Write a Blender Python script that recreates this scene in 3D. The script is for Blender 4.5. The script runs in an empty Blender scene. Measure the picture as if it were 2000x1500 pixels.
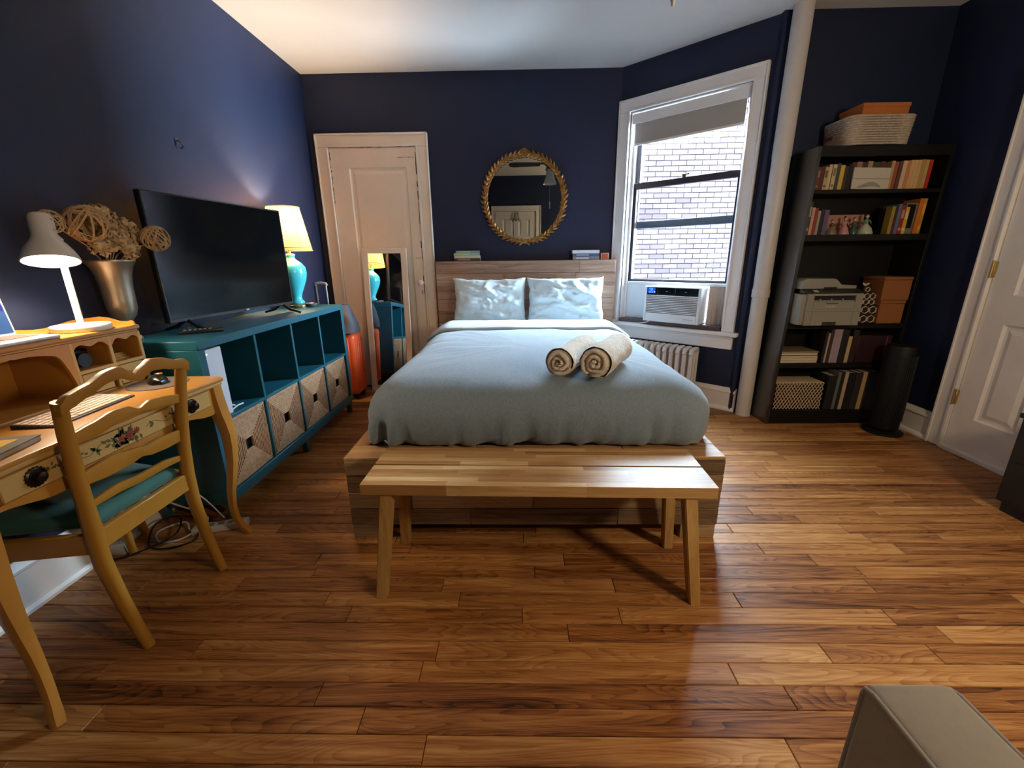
import bpy, bmesh, math, random
from mathutils import Vector, Matrix, Euler, noise
random.seed(7)
PI = math.pi
sc = bpy.context.scene
COL = sc.collection

# ---------------------------------------------------------------- camera
F_PX, PITCH, ROLL, YAW, CAM_H = 828.4725, 0.2886, -0.0122, -0.0206, 1.215
fw = Vector((math.sin(YAW)*math.cos(PITCH), math.cos(YAW)*math.cos(PITCH), -math.sin(PITCH)))
rt = Vector((math.cos(YAW), -math.sin(YAW), 0))
up = rt.cross(fw)
rt2 = rt*math.cos(ROLL) + up*math.sin(ROLL)
up2 = up*math.cos(ROLL) - rt*math.sin(ROLL)
cd = bpy.data.cameras.new('camera')
cd.sensor_width = 36.0
cd.lens = F_PX/2000*36.0
cd.clip_start = 0.02
cam = bpy.data.objects.new('camera', cd)
COL.objects.link(cam)
m = Matrix.Identity(4)
for i in range(3):
    m[i][0], m[i][1], m[i][2] = rt2[i], up2[i], -fw[i]
m[2][3] = CAM_H
cam.matrix_world = m
sc.camera = cam

# ---------------------------------------------------------------- world, exposure
w = bpy.data.worlds.new('overcast_sky')
sc.world = w
w.use_nodes = True
w.node_tree.nodes['Background'].inputs[0].default_value = (0.62, 0.82, 1.0, 1)
w.node_tree.nodes['Background'].inputs[1].default_value = 78.0
sc.view_settings.view_transform = 'Standard'
sc.view_settings.look = 'None'
sc.view_settings.gamma = 1.0
sc.view_settings.use_curve_mapping = False
sc.view_settings.exposure = 1.25
sc.cycles.max_bounces = 10
sc.cycles.diffuse_bounces = 6
sc.cycles.glossy_bounces = 4
sc.cycles.transparent_max_bounces = 12
sc.cycles.caustics_reflective = False
sc.cycles.caustics_refractive = False
sc.cycles.sample_clamp_indirect = 6.0
try:
    sc.cycles.use_denoising = True
except Exception:
    pass

def light(name, kind, loc, energy, color, size=0.1, **kw):
    l = bpy.data.lights.new(name, kind)
    l.energy = energy
    l.color = color
    if kind == 'AREA':
        l.size = size
    else:
        l.shadow_soft_size = size
    for k, v in kw.items():
        setattr(l, k, v)
    o = bpy.data.objects.new(name, l)
    o.location = loc
    COL.objects.link(o)
    return o

# room dimensions
YB, XL, XR, YF, H, YA = 4.075, -1.81, 2.77, -0.63, 2.698, 3.27
WA = Vector((0.856, YB, 0))                   # start of the angled window wall
WD, WN = Vector((0.739, -0.674, 0)).normalized(), Vector((0.674, 0.739, 0)).normalized()
MW = Matrix(((WD.x, WN.x, 0, WA.x), (WD.y, WN.y, 0, WA.y), (0, 0, 1, 0), (0, 0, 0, 1)))   # local (along, outward, up)
# the daylight enters through the window: a portal there only guides the sampling of the sky
po = light('window_portal', 'AREA', MW @ Vector((0.56, 0.2, 1.5)), 0, (1, 1, 1), 0.9, shape='RECTANGLE', size_y=1.75)
po.data.cycles.is_portal = True
po.rotation_euler = (MW.to_3x3() @ Matrix(((1, 0, 0), (0, 0, 1), (0, -1, 0)))).to_euler()
# the warm floor lamp of the room, behind the photographer on the right
light('floor_lamp_bulb', 'POINT', (1.75, 0.12, 1.62), 36, (1.0, 0.80, 0.55), 0.14)

# ---------------------------------------------------------------- helpers
def S(h):
    h = h.lstrip('#')
    o = []
    for i in (0, 2, 4):
        c = int(h[i:i+2], 16)/255
        o.append(c/12.92 if c <= 0.04045 else ((c+0.055)/1.055)**2.4)
    return (*o, 1)

MATS = {}
def nodes_of(name):
    m = bpy.data.materials.new(name)
    m.use_nodes = True
    nt = m.node_tree
    return m, nt, nt.nodes['Principled BSDF'], nt.nodes, nt.links

def mat(name, col, rough=0.5, metal=0.0, spec=0.5, var=0.0, nscale=20.0, bump=0.0, bscale=200.0, emit=None, estr=0.0, sheen=0.0, stretch=None, trans=0.0, coat=0.0):
    """plain surface: colour with a little noise variation and fine relief"""
    if name in MATS:
        return MATS[name]
    m, nt, b, N, L = nodes_of(name)
    c = S(col) if isinstance(col, str) else (*col, 1)
    b.inputs['Base Color'].default_value = c
    b.inputs['Roughness'].default_value = rough
    b.inputs['Metallic'].default_value = metal
    b.inputs['Specular IOR Level'].default_value = spec
    b.inputs['Sheen Weight'].default_value = sheen
    b.inputs['Coat Weight'].default_value = coat
    if emit:
        b.inputs['Emission Color'].default_value = S(emit)
        b.inputs['Emission Strength'].default_value = estr
    if var or bump:
        tc = N.new('ShaderNodeTexCoord')
        mp = N.new('ShaderNodeMapping')
        if stretch:
            mp.inputs['Scale'].default_value = stretch
        L.new(tc.outputs['Object'], mp.inputs[0])
    if var:
        n = N.new('ShaderNodeTexNoise')
        n.inputs['Scale'].default_value = nscale
        n.inputs['Detail'].default_value = 4
        L.new(mp.outputs[0], n.inputs[0])
        r = N.new('ShaderNodeValToRGB')
        r.color_ramp.elements[0].position = 0.3
        r.color_ramp.elements[1].position = 0.7
        r.color_ramp.elements[0].color = (*[x*(1-var) for x in c[:3]], 1)
        r.color_ramp.elements[1].color = (*[min(1, x*(1+var)) for x in c[:3]], 1)
        L.new(n.outputs[0], r.inputs[0])
        L.new(r.outputs[0], b.inputs['Base Color'])
    if bump:
        n2 = N.new('ShaderNodeTexNoise')
        n2.inputs['Scale'].default_value = bscale
        n2.inputs['Detail'].default_value = 3
        L.new(mp.outputs[0], n2.inputs[0])
        bp = N.new('ShaderNodeBump')
        bp.inputs['Strength'].default_value = bump
        bp.inputs['Distance'].default_value = 0.004
        L.new(n2.outputs[0], bp.inputs['Height'])
        L.new(bp.outputs[0], b.inputs['Normal'])
    MATS[name] = m
    return m

def wood(name, cols, rough=0.4, axis='x', grain=28.0, rnd=0.55, bump=0.08, fine=1.0, spec=0.5, knots=True, coat=0.0, streak=0.28, rings=0.0):
    """timber: streaks along one axis, each piece with a tone of its own"""
    if name in MATS:
        return MATS[name]
    m, nt, b, N, L = nodes_of(name)
    b.inputs['Roughness'].default_value = rough
    b.inputs['Specular IOR Level'].default_value = spec
    b.inputs['Coat Weight'].default_value = coat
    b.inputs['Coat Roughness'].default_value = 0.18
    tc = N.new('ShaderNodeTexCoord')
    oi = N.new('ShaderNodeObjectInfo')
    ge = N.new('ShaderNodeNewGeometry')
    ad = N.new('ShaderNodeMath'); ad.operation = 'ADD'
    L.new(oi.outputs['Random'], ad.inputs[0]); L.new(ge.outputs['Random Per Island'], ad.inputs[1])
    fr = N.new('ShaderNodeMath'); fr.operation = 'FRACT'
    L.new(ad.outputs[0], fr.inputs[0])
    mul = N.new('ShaderNodeMath'); mul.operation = 'MULTIPLY'; mul.inputs[1].default_value = 37.0
    L.new(fr.outputs[0], mul.inputs[0])
    va = N.new('ShaderNodeVectorMath'); va.operation = 'ADD'
    L.new(tc.outputs['Object'], va.inputs[0]); L.new(mul.outputs[0], va.inputs[1])
    mp = N.new('ShaderNodeMapping')
    s = {'x': (0.045, 1, 1), 'y': (1, 0.045, 1), 'z': (1, 1, 0.045)}[axis]
    mp.inputs['Scale'].default_value = s
    L.new(va.outputs[0], mp.inputs[0])
    n1 = N.new('ShaderNodeTexNoise')
    n1.inputs['Scale'].default_value = grain
    n1.inputs['Detail'].default_value = 7
    n1.inputs['Roughness'].default_value = 0.62
    n1.inputs['Distortion'].default_value = 0.9
    L.new(mp.outputs[0], n1.inputs[0])
    n2 = N.new('ShaderNodeTexNoise')
    n2.inputs['Scale'].default_value = grain*6*fine
    n2.inputs['Detail'].default_value = 3
    L.new(mp.outputs[0], n2.inputs[0])
    # value = rnd*random + (1-rnd)*streak
    a = N.new('ShaderNodeMath'); a.operation = 'MULTIPLY'; a.inputs[1].default_value = rnd
    L.new(fr.outputs[0], a.inputs[0])
    st = N.new('ShaderNodeMapRange')
    st.inputs['From Min'].default_value = 0.28; st.inputs['From Max'].default_value = 0.72
    st.inputs['To Min'].default_value = 0.0; st.inputs['To Max'].default_value = 1.0-rnd
    L.new(n1.outputs[0], st.inputs[0])
    a2 = N.new('ShaderNodeMath'); a2.operation = 'ADD'
    L.new(a.outputs[0], a2.inputs[0]); L.new(st.outputs[0], a2.inputs[1])
    a3 = N.new('ShaderNodeMath'); a3.operation = 'MULTIPLY_ADD'; a3.inputs[1].default_value = streak
    L.new(n2.outputs[0], a3.inputs[0])
    a4 = N.new('ShaderNodeMath'); a4.operation = 'SUBTRACT'; a4.inputs[1].default_value = streak*0.5
    L.new(a2.outputs[0], a4.inputs[0]); L.new(a4.outputs[0], a3.inputs[2])
    val = a3.outputs[0]
    if rings:      # growth rings: contour lines of a slow noise, drawn out along the board
        n3 = N.new('ShaderNodeTexNoise'); n3.inputs['Scale'].default_value = grain*0.28; n3.inputs['Detail'].default_value = 1.5
        n3.inputs['Distortion'].default_value = 0.4
        mp3 = N.new('ShaderNodeMapping'); mp3.inputs['Scale'].default_value = {'x': (0.13, 1, 1), 'y': (1, 0.13, 1), 'z': (1, 1, 0.13)}[axis]
        L.new(va.outputs[0], mp3.inputs[0]); L.new(mp3.outputs[0], n3.inputs[0])
        m3 = N.new('ShaderNodeMath'); m3.operation = 'MULTIPLY'; m3.inputs[1].default_value = 26.0
        L.new(n3.outputs[0], m3.inputs[0])
        f3 = N.new('ShaderNodeMath'); f3.operation = 'FRACT'; L.new(m3.outputs[0], f3.inputs[0])
        p3 = N.new('ShaderNodeMath'); p3.operation = 'POWER'; p3.inputs[1].default_value = 2.2
        L.new(f3.outputs[0], p3.inputs[0])
        s3 = N.new('ShaderNodeMath'); s3.operation = 'MULTIPLY_ADD'; s3.inputs[1].default_value = -rings
        L.new(p3.outputs[0], s3.inputs[0]); L.new(val, s3.inputs[2])
        val = s3.outputs[0]
    r = N.new('ShaderNodeValToRGB')
    e = r.color_ramp.elements
    while len(e) < len(cols):
        e.new(0.5)
    for i, (p, c) in enumerate(cols):
        e[i].position = p; e[i].color = S(c)
    L.new(val, r.inputs[0])
    out = r.outputs[0]
    if knots:
        mk = N.new('ShaderNodeMapping')
        mk.inputs['Scale'].default_value = {'x': (0.35, 1, 1), 'y': (1, 0.35, 1), 'z': (1, 1, 0.35)}[axis]
        L.new(va.outputs[0], mk.inputs[0])
        vo = N.new('ShaderNodeTexVoronoi'); vo.inputs['Scale'].default_value = 5.5
        L.new(mk.outputs[0], vo.inputs[0])
        kr = N.new('ShaderNodeValToRGB')
        kr.color_ramp.elements[0].position = 0.02; kr.color_ramp.elements[0].color = (0.35, 0.35, 0.35, 1)
        kr.color_ramp.elements[1].position = 0.11; kr.color_ramp.elements[1].color = (1, 1, 1, 1)
        L.new(vo.outputs['Distance'], kr.inputs[0])
        mx = N.new('ShaderNodeMix'); mx.data_type = 'RGBA'; mx.blend_type = 'MULTIPLY'; mx.inputs[0].default_value = 0.8
        L.new(out, mx.inputs[6]); L.new(kr.outputs[0], mx.inputs[7])
        out = mx.outputs[2]
    L.new(out, b.inputs['Base Color'])
    if bump:
        bp = N.new('ShaderNodeBump'); bp.inputs['Strength'].default_value = bump; bp.inputs['Distance'].default_value = 0.003
        L.new(n2.outputs[0], bp.inputs['Height']); L.new(bp.outputs[0], b.inputs['Normal'])
    MATS[name] = m
    return m

def glassy(name, tint=(1, 1, 1), refl=0.06, rough=0.0):
    """thin pane: mostly clear, a little mirror reflection"""
    if name in MATS:
        return MATS[name]
    m, nt, b, N, L = nodes_of(name)
    N.remove(b)
    t = N.new('ShaderNodeBsdfTransparent'); t.inputs[0].default_value = (*tint, 1)
    g = N.new('ShaderNodeBsdfGlossy'); g.inputs['Roughness'].default_value = rough
    lw = N.new('ShaderNodeLayerWeight'); lw.inputs[0].default_value = 0.15
    ma = N.new('ShaderNodeMath'); ma.operation = 'MULTIPLY_ADD'; ma.inputs[1].default_value = 0.5; ma.inputs[2].default_value = refl
    L.new(lw.outputs['Facing'], ma.inputs[0])
    mx = N.new('ShaderNodeMixShader')
    L.new(ma.outputs[0], mx.inputs[0]); L.new(t.outputs[0], mx.inputs[1]); L.new(g.outputs[0], mx.inputs[2])
    L.new(mx.outputs[0], N['Material Output'].inputs[0])
    MATS[name] = m
    return m

def shade_cloth(name, col, tr=0.6):
    if name in MATS:
        return MATS[name]
    m, nt, b, N, L = nodes_of(name)
    N.remove(b)
    d = N.new('ShaderNodeBsdfDiffuse'); d.inputs[0].default_value = S(col)
    t = N.new('ShaderNodeBsdfTranslucent'); t.inputs[0].default_value = S(col)
    mx = N.new('ShaderNodeMixShader'); mx.inputs[0].default_value = tr
    L.new(d.outputs[0], mx.inputs[1]); L.new(t.outputs[0], mx.inputs[2])
    L.new(mx.outputs[0], N['Material Output'].inputs[0])
    MATS[name] = m
    return m

# ---- mesh makers (everything in bmesh)
def BM():
    return bmesh.new()

def _x(bm, vs, M):
    if M is not None:
        bmesh.ops.transform(bm, matrix=M, verts=vs)

def box(bm, x0, x1, y0, y1, z0, z1, bev=0.0, M=None, seg=1):
    r = bmesh.ops.create_cube(bm, size=1.0)
    vs = r['verts']
    T = Matrix.Translation(((x0+x1)/2, (y0+y1)/2, (z0+z1)/2)) @ Matrix.Diagonal((abs(x1-x0), abs(y1-y0), abs(z1-z0), 1))
    bmesh.ops.transform(bm, matrix=T, verts=vs)
    if bev:
        es = list({e for v in vs for e in v.link_edges})
        rr = bmesh.ops.bevel(bm, geom=es, offset=bev, segments=seg, affect='EDGES', profile=0.6)
        vs = list({v for f in rr['faces'] for v in f.verts} | {v for v in vs if v.is_valid})
        if M is not None:
            # every vertex connected to these
            seen = set(vs); st = list(vs)
            while st:
                v = st.pop()
                for e in v.link_edges:
                    o = e.other_vert(v)
                    if o not in seen:
                        seen.add(o); st.append(o)
            vs = list(seen)
    _x(bm, vs, M)

def frame_of(t):
    t = t.normalized()
    a = Vector((0, 0, 1)) if abs(t.z) < 0.9 else Vector((1, 0, 0))
    u = t.cross(a).normalized()
    return u, t.cross(u).normalized()

def tube(bm, pts, r, n=8, closed=False, caps=True, M=None, sq=0.0, flat=1.0):
    """swept round (or squarish) bar; r is one radius or one per point"""
    pts = [Vector(p) for p in pts]
    k = len(pts)
    rr = r if isinstance(r, (list, tuple)) else [r]*k
    rings, u0 = [], None
    for i, p in enumerate(pts):
        if closed:
            t = pts[(i+1) % k]-pts[i-1]
        else:
            t = pts[min(i+1, k-1)]-pts[max(i-1, 0)]
        t = t.normalized() if t.length > 1e-9 else Vector((0, 0, 1))
        if u0 is None:
            u, v = frame_of(t)
        else:
            u = (u0 - t*u0.dot(t)).normalized(); v = t.cross(u)
        u0 = u
        ring = []
        for j in range(n):
            a = 2*PI*(j+0.5)/n
            c, s = math.cos(a), math.sin(a)
            if sq:
                f = 1/max(abs(c), abs(s)); f = 1+(f-1)*sq
                c, s = c*f, s*f
            ring.append(bm.verts.new(p+(u*c+v*s*flat)*rr[i]))
        rings.append(ring)
    seg = k if closed else k-1
    for i in range(seg):
        A, B = rings[i], rings[(i+1) % k]
        for j in range(n):
            bm.faces.new((A[j], A[(j+1) % n], B[(j+1) % n], B[j]))
    if caps and not closed:
        bm.faces.new(rings[0][::-1]); bm.faces.new(rings[-1])
    _x(bm, [v for g in rings for v in g], M)

def cyl(bm, p0, p1, r0, r1=None, n=16, caps=True, M=None):
    tube(bm, [p0, p1], [r0, r0 if r1 is None else r1], n=n, caps=caps, M=M)

def lathe(bm, prof, n=24, c=(0, 0, 0), M=None, cap0=True, cap1=True):
    rings = []
    for (r, z) in prof:
        rings.append([bm.verts.new((c[0]+r*math.cos(2*PI*j/n), c[1]+r*math.sin(2*PI*j/n), c[2]+z)) for j in range(n)])
    for A, B in zip(rings, rings[1:]):
        for j in range(n):
            bm.faces.new((A[j], A[(j+1) % n], B[(j+1) % n], B[j]))
    if cap0:
        bm.faces.new(rings[0][::-1])
    if cap1:
        bm.faces.new(rings[-1])
    _x(bm, [v for g in rings for v in g], M)

def prism(bm, poly, ax, a, b, M=None, bev=0.0):
    """polygon in the two other coordinates, extruded along axis ax from a to b"""
    def P(p, t):
        return {'x': (t, p[0], p[1]), 'y': (p[0], t, p[1]), 'z': (p[0], p[1], t)}[ax]
    A = [bm.verts.new(P(p, a)) for p in poly]
    B = [bm.verts.new(P(p, b)) for p in poly]
    n = len(poly)
    fs = [bm.faces.new(A[::-1]), bm.faces.new(B)]
    for i in range(n):
        fs.append(bm.faces.new((A[i], A[(i+1) % n], B[(i+1) % n], B[i])))
    bmesh.ops.recalc_face_normals(bm, faces=fs)
    vs = A+B
    if bev:
        es = list({e for f in fs[:2] for e in f.edges})
        rr = bmesh.ops.bevel(bm, geom=es, offset=bev, segments=2, affect='EDGES', profile=0.6)
        seen = set(v for f in rr['faces'] for v in f.verts); st = list(seen)
        while st:
            v = st.pop()
            for e in v.link_edges:
                o = e.other_vert(v)
                if o not in seen:
                    seen.add(o); st.append(o)
        vs = list(seen)
    _x(bm, vs, M)

def ball(bm, c, r, n=12, M=None, sx=1, sy=1, sz=1):
    rr = bmesh.ops.create_uvsphere(bm, u_segments=n, v_segments=max(6, n//2), radius=r)
    bmesh.ops.transform(bm, matrix=Matrix.Translation(c) @ Matrix.Diagonal((sx, sy, sz, 1)), verts=rr['verts'])
    _x(bm, rr['verts'], M)

def sheet(bm, rows, closed_u=False, M=None):
    V = [[bm.verts.new(p) for p in r] for r in rows]
    for A, B in zip(V, V[1:]):
        n = len(A)
        for j in range(n if closed_u else n-1):
            bm.faces.new((A[j], A[(j+1) % n], B[(j+1) % n], B[j]))
    _x(bm, [v for r in V for v in r], M)
    return V

# ---- objects
WM = {}
def mesh_of(name, bm, m, smooth):
    bmesh.ops.recalc_face_normals(bm, faces=bm.faces[:])
    me = bpy.data.meshes.new(name)
    bm.to_mesh(me); bm.free()
    for x in (m if isinstance(m, (list, tuple)) else [m]):
        me.materials.append(x)
    if smooth:
        me.shade_smooth()
        me.set_sharp_from_angle(angle=math.radians(smooth))
    return me

def part(name, bm, m, parent, smooth=40, local=False, label=None, kind=None):
    """a part; its geometry is given in world space unless local"""
    if not local:
        bmesh.ops.transform(bm, matrix=WM[parent.name].inverted(), verts=bm.verts[:])
    o = bpy.data.objects.new(name, mesh_of(name, bm, m, smooth))
    COL.objects.link(o)
    o.parent = parent
    WM[o.name] = WM[parent.name].copy()
    if label: o['label'] = label
    if kind: o['kind'] = kind
    return o

def tag(o, label, cat, group=None):
    o['label'] = label; o['category'] = cat
    if group: o['group'] = group
    return o

def thing(name, label, cat, loc=(0, 0, 0), rz=0.0, group=None):
    o = bpy.data.objects.new(name, None)
    o.empty_display_size = 0.05
    COL.objects.link(o)
    o.location = loc; o.rotation_euler = (0, 0, rz)
    WM[o.name] = Matrix.Translation(loc) @ Matrix.Rotation(rz, 4, 'Z')
    return tag(o, label, cat, group)

def solo(name, bm, m, label=None, cat=None, group=None, smooth=40, kind=None, loc=None):
    """a top-level thing that is one mesh, geometry in world space; its origin goes to its base"""
    if loc is None:
        xs = [v.co for v in bm.verts]
        loc = (sum(v.x for v in xs)/len(xs), sum(v.y for v in xs)/len(xs), min(v.z for v in xs))
    bmesh.ops.translate(bm, vec=-Vector(loc), verts=bm.verts[:])
    o = bpy.data.objects.new(name, mesh_of(name, bm, m, smooth))
    COL.objects.link(o)
    o.location = loc
    WM[o.name] = Matrix.Translation(loc)
    if label: tag(o, label, cat, group)
    if kind: o['kind'] = kind
    return o

def struct(name, bm, m, smooth=0):
    return solo(name, bm, m, kind='structure', smooth=smooth, loc=(0, 0, 0))

def struct_root(name):
    o = bpy.data.objects.new(name, None); COL.objects.link(o); o['kind'] = 'structure'
    WM[o.name] = Matrix.Identity(4)
    return o

def dup_part(o, parent, loc=None, rot=None, scale=None):
    c = o.copy(); COL.objects.link(c); c.parent = parent
    if loc is not None: c.location = loc
    if rot is not None: c.rotation_euler = rot
    if scale is not None: c.scale = scale
    return c
# ================================================================ materials of the room
navy = mat('navy_wall_paint', '#16203c', rough=0.55, spec=0.35, var=0.05, nscale=3, bump=0.12, bscale=90)
ceil_m = mat('white_ceiling_paint', '#d2d0cd', rough=0.8, var=0.02, nscale=4, bump=0.05, bscale=60)
white = mat('white_trim_paint', '#dfd9d2', rough=0.4, var=0.03, nscale=8, bump=0.05, bscale=60)
white2 = mat('white_door_paint', '#eaddcd', rough=0.38, var=0.03, nscale=6, bump=0.06, bscale=40)
oak = wood('oak_strip_floor', [(0.0, '#3a1f0e'), (0.22, '#76451f'), (0.55, '#a46d39'), (1.0, '#cb9d62')], rough=0.42, axis='x', grain=34, rnd=0.40, bump=0.06, spec=0.28, streak=0.5, rings=0.22)
black = mat('black_void', '#0a0a0c', rough=0.8)

# ================================================================ the setting
T = 0.12
b = BM(); box(b, XL-T, XL, YF-T, YB+T, 0, H); struct('wall_left', b, navy)
b = BM(); box(b, XL, WA.x+0.06, YB, YB+T, 0, H); struct('wall_back', b, navy)
b = BM(); box(b, 1.69, XR+T, YA, YA+T, 0, H); struct('wall_alcove', b, navy)
b = BM(); box(b, XR, XR+T, YF-T, YA, 0, H); struct('wall_right', b, navy)
b = BM(); box(b, XL, XR, YF-T, YF, 0, H); struct('wall_front', b, navy)
b = BM(); box(b, XL-T, XR+T, YF-T, YB+T, H, H+0.1); struct('ceiling', b, ceil_m)
# angled wall with the window hole
S0, S1, Z0, Z1 = 0.10, 1.02, 0.637, 2.355
b = BM()
for (s0, s1, z0, z1) in ((-0.03, S0, 0, H), (S1, 1.2, 0, H), (S0, S1, 0, Z0), (S0, S1, Z1, H)):
    box(b, s0, s1, 0, 0.2, z0, z1, M=MW)
struct('wall_angled', b, navy)

# unseen house walls and yard, added to keep sky light off the facade opposite
hbk = mat('house_brick', '#6a4a40', rough=0.9)
outl = [(-8, YB+T+0.02), (0.93, YB+T+0.02), (1.80, YA+T+0.02), (10, YA+T+0.02), (10, 3.3), (1.78, 3.3), (0.86, YB+T-0.02), (-8, YB+T-0.02)]
b = BM(); prism(b, outl, 'z', H+0.1, 12.5); struct('wall_upper', b, hbk)
b = BM(); prism(b, outl, 'z', -3.0, -0.1); struct('wall_lower', b, hbk)
b = BM(); box(b, -8, XL-T-0.01, YB+T-0.02, YB+T+0.02, -0.1, H+0.1); box(b, XR+T+0.01, 10, YA, YA+T+0.02, -0.1, H+0.1); struct('wall_beside', b, hbk)
b = BM(); box(b, -8, 10, 3.2, 7.2, -3.1, -3.0); struct('ground', b, mat('yard_concrete', '#5c5a58', rough=0.95))

# floor: a bed and one board per strip
b = BM(); box(b, XL-T, XR+T, YF-T, YB+T, -0.1, -0.008)
floor = struct('floor', b, mat('subfloor', '#1d0f07', rough=0.9))
PW = 0.0722
rng = random.Random(11)
boards = []
y = YF
while y < YB:
    x = XL - rng.uniform(0, 0.8)
    while x < XR:
        l = rng.choice((0.35, 0.5, 0.62, 0.8, 0.95, 1.15, 1.4))*rng.uniform(0.9, 1.1)
        x0, x1 = max(x, XL), min(x+l, XR)
        inside = x1-x0 > 0.02
        if y > YA and x0 > 1.75: inside = False
        if inside: boards.append((x0, x1, y, min(y+PW, YB)))
        x += l
    y += PW
def seen_size(bd):
    cx = (max(bd[0], -1.8)+bd[1])/2
    if bd[3] < 0.68 or abs(cx) > 1.35*(bd[2]+0.75): return -9-abs(bd[2]-0.6)
    if bd[2] > 1.8 and bd[0] > -0.72 and bd[1] < 0.83: return -20
    return 10-math.hypot(cx, bd[2])
boards.sort(key=seen_size, reverse=True)
def board_geo(bm, bd, ox=0, oy=0):
    g = 0.0009
    x0, x1, y0, y1 = bd[0]-ox+g, bd[1]-ox-g, bd[2]-oy+g, bd[3]-oy-g
    c = 0.0018
    top = [(x0+c, y0+c), (x1-c, y0+c), (x1-c, y1-c), (x0+c, y1-c)]
    mid = [(x0, y0), (x1, y0), (x1, y1), (x0, y1)]
    t = [bm.verts.new((p[0], p[1], 0)) for p in top]
    k = [bm.verts.new((p[0], p[1], -c)) for p in mid]
    q = [bm.verts.new((p[0], p[1], -0.009)) for p in mid]
    bm.faces.new(t)
    for A, B in ((t, k), (k, q)):
        for i in range(4):
            bm.faces.new((A[i], B[i], B[(i+1) % 4], A[(i+1) % 4]))
for bd in boards[:295]:
    b = BM(); ox, oy = (bd[0]+bd[1])/2, (bd[2]+bd[3])/2
    board_geo(b, bd, ox, oy)
    o = part('plank', b, oak, floor, smooth=0, local=True)
    o.location = (ox, oy, 0)
b = BM()
for bd in boards[295:]:
    board_geo(b, bd)
part('plank', b, oak, floor, smooth=0, local=True, kind='stuff')

# baseboards: tall board with a moulded cap and a shoe
def baseboard(name, p0, p1, nrm, h=0.19):
    p0, p1, n = Vector(p0), Vector(p1), Vector(nrm)
    d = (p1-p0)
    prof = [(0, 0), (0.034, 0), (0.034, 0.012), (0.026, 0.026), (0.018, 0.03), (0.018, h-0.045), (0.024, h-0.04), (0.024, h-0.03), (0.014, h-0.012), (0.008, h), (0, h)]
    b = BM()
    A = [b.verts.new(p0+n*o+Vector((0, 0, z))) for o, z in prof]
    B = [b.verts.new(p1+n*o+Vector((0, 0, z))) for o, z in prof]
    k = len(prof)
    for i in range(k):
        b.faces.new((A[i], A[(i+1) % k], B[(i+1) % k], B[i]))
    b.faces.new(A); b.faces.new(B[::-1])
    return struct(name, b, white)
baseboard('baseboard_left', (XL, YF, 0), (XL, YB, 0), (1, 0, 0), 0.2)
baseboard('baseboard_back', (-0.78, YB, 0), (WA.x, YB, 0), (0, -1, 0))
baseboard('baseboard_angled', MW @ Vector((0, 0, 0)), MW @ Vector((1.19, 0, 0)), -WN)
baseboard('baseboard_alcove', (1.75, YA, 0), (XR, YA, 0), (0, -1, 0))
baseboard('baseboard_right', (XR, 2.695, 0), (XR, YA, 0), (-1, 0, 0))
baseboard('baseboard_front', (0.42, YF, 0), (XR, YF, 0), (0, 1, 0))

# ---------------- doors
def panel_door(name, M, w, h, cw, panels, slab_mat, casing_mat, proud=0.03, rebate=0.008):
    """local frame of M: x along the wall, y into the room, z up; x=0 is the outer edge of the casing"""
    r = struct_root(name)
    for nm, pts in (('casing_side', (0, cw)), ('casing_side', (w-cw, w))):
        b = BM(); box(b, pts[0], pts[1], 0, proud, 0, h-cw, 0.004, M)
        e0 = pts[1]-0.018 if pts[0] == 0 else pts[0]
        box(b, e0, e0+0.018, proud, proud+0.01, 0, h-cw, 0.003, M)
        e1 = pts[0] if pts[0] == 0 else pts[1]-0.014
        box(b, e1, e1+0.014, proud, proud+0.012, 0, h, 0.003, M)
        part(nm, b, casing_mat, r)
    b = BM(); box(b, 0, w, 0, proud, h-cw, h, 0.004, M); box(b, 0, w, proud, proud+0.012, h-0.014, h, 0.003, M)
    box(b, cw, w-cw, proud, proud+0.01, h-cw, h-cw+0.018, 0.003, M)
    part('casing_head', b, casing_mat, r)
    # slab: stiles and rails around sunk panels
    x0, x1, z0, z1 = cw+0.004, w-cw-0.004, 0.012, h-cw-0.004
    b = BM()
    y0, y1, ys = 0.0, proud-rebate, proud-rebate-0.014
    box(b, x0, x1, y0, ys, z0, z1, 0, M)
    xs = sorted({x0, x1} | {p[0] for p in panels} | {p[1] for p in panels})
    zs = sorted({z0, z1} | {p[2] for p in panels} | {p[3] for p in panels})
    for i in range(len(xs)-1):
        for j in range(len(zs)-1):
            cx, cz = (xs[i]+xs[i+1])/2, (zs[j]+zs[j+1])/2
            if not any(p[0] < cx < p[1] and p[2] < cz < p[3] for p in panels):
                box(b, xs[i], xs[i+1], ys, y1, zs[j], zs[j+1], 0, M)
    bmesh.ops.remove_doubles(b, verts=b.verts[:], dist=1e-5)
    slab = part('door_slab', b, slab_mat, r, smooth=0)
    for p in panels:
        b = BM()
        e = 0.022
        # sticking: sloped border then raised field
        rows = []
        for (ins, yy) in ((0, y1-0.001), (0.012, ys+0.003), (e+0.004, ys+0.002), (e+0.03, ys+0.009)):
            rows.append([(p[0]+ins, yy, p[2]+ins), (p[1]-ins, yy, p[2]+ins), (p[1]-ins, yy, p[3]-ins), (p[0]+ins, yy, p[3]-ins)])
        V = sheet(b, rows, True)
        b.faces.new(V[-1])
        bmesh.ops.transform(b, matrix=M, verts=b.verts[:])
        part('door_panel', b, slab_mat, slab, smooth=0)
    return r, slab
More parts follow.
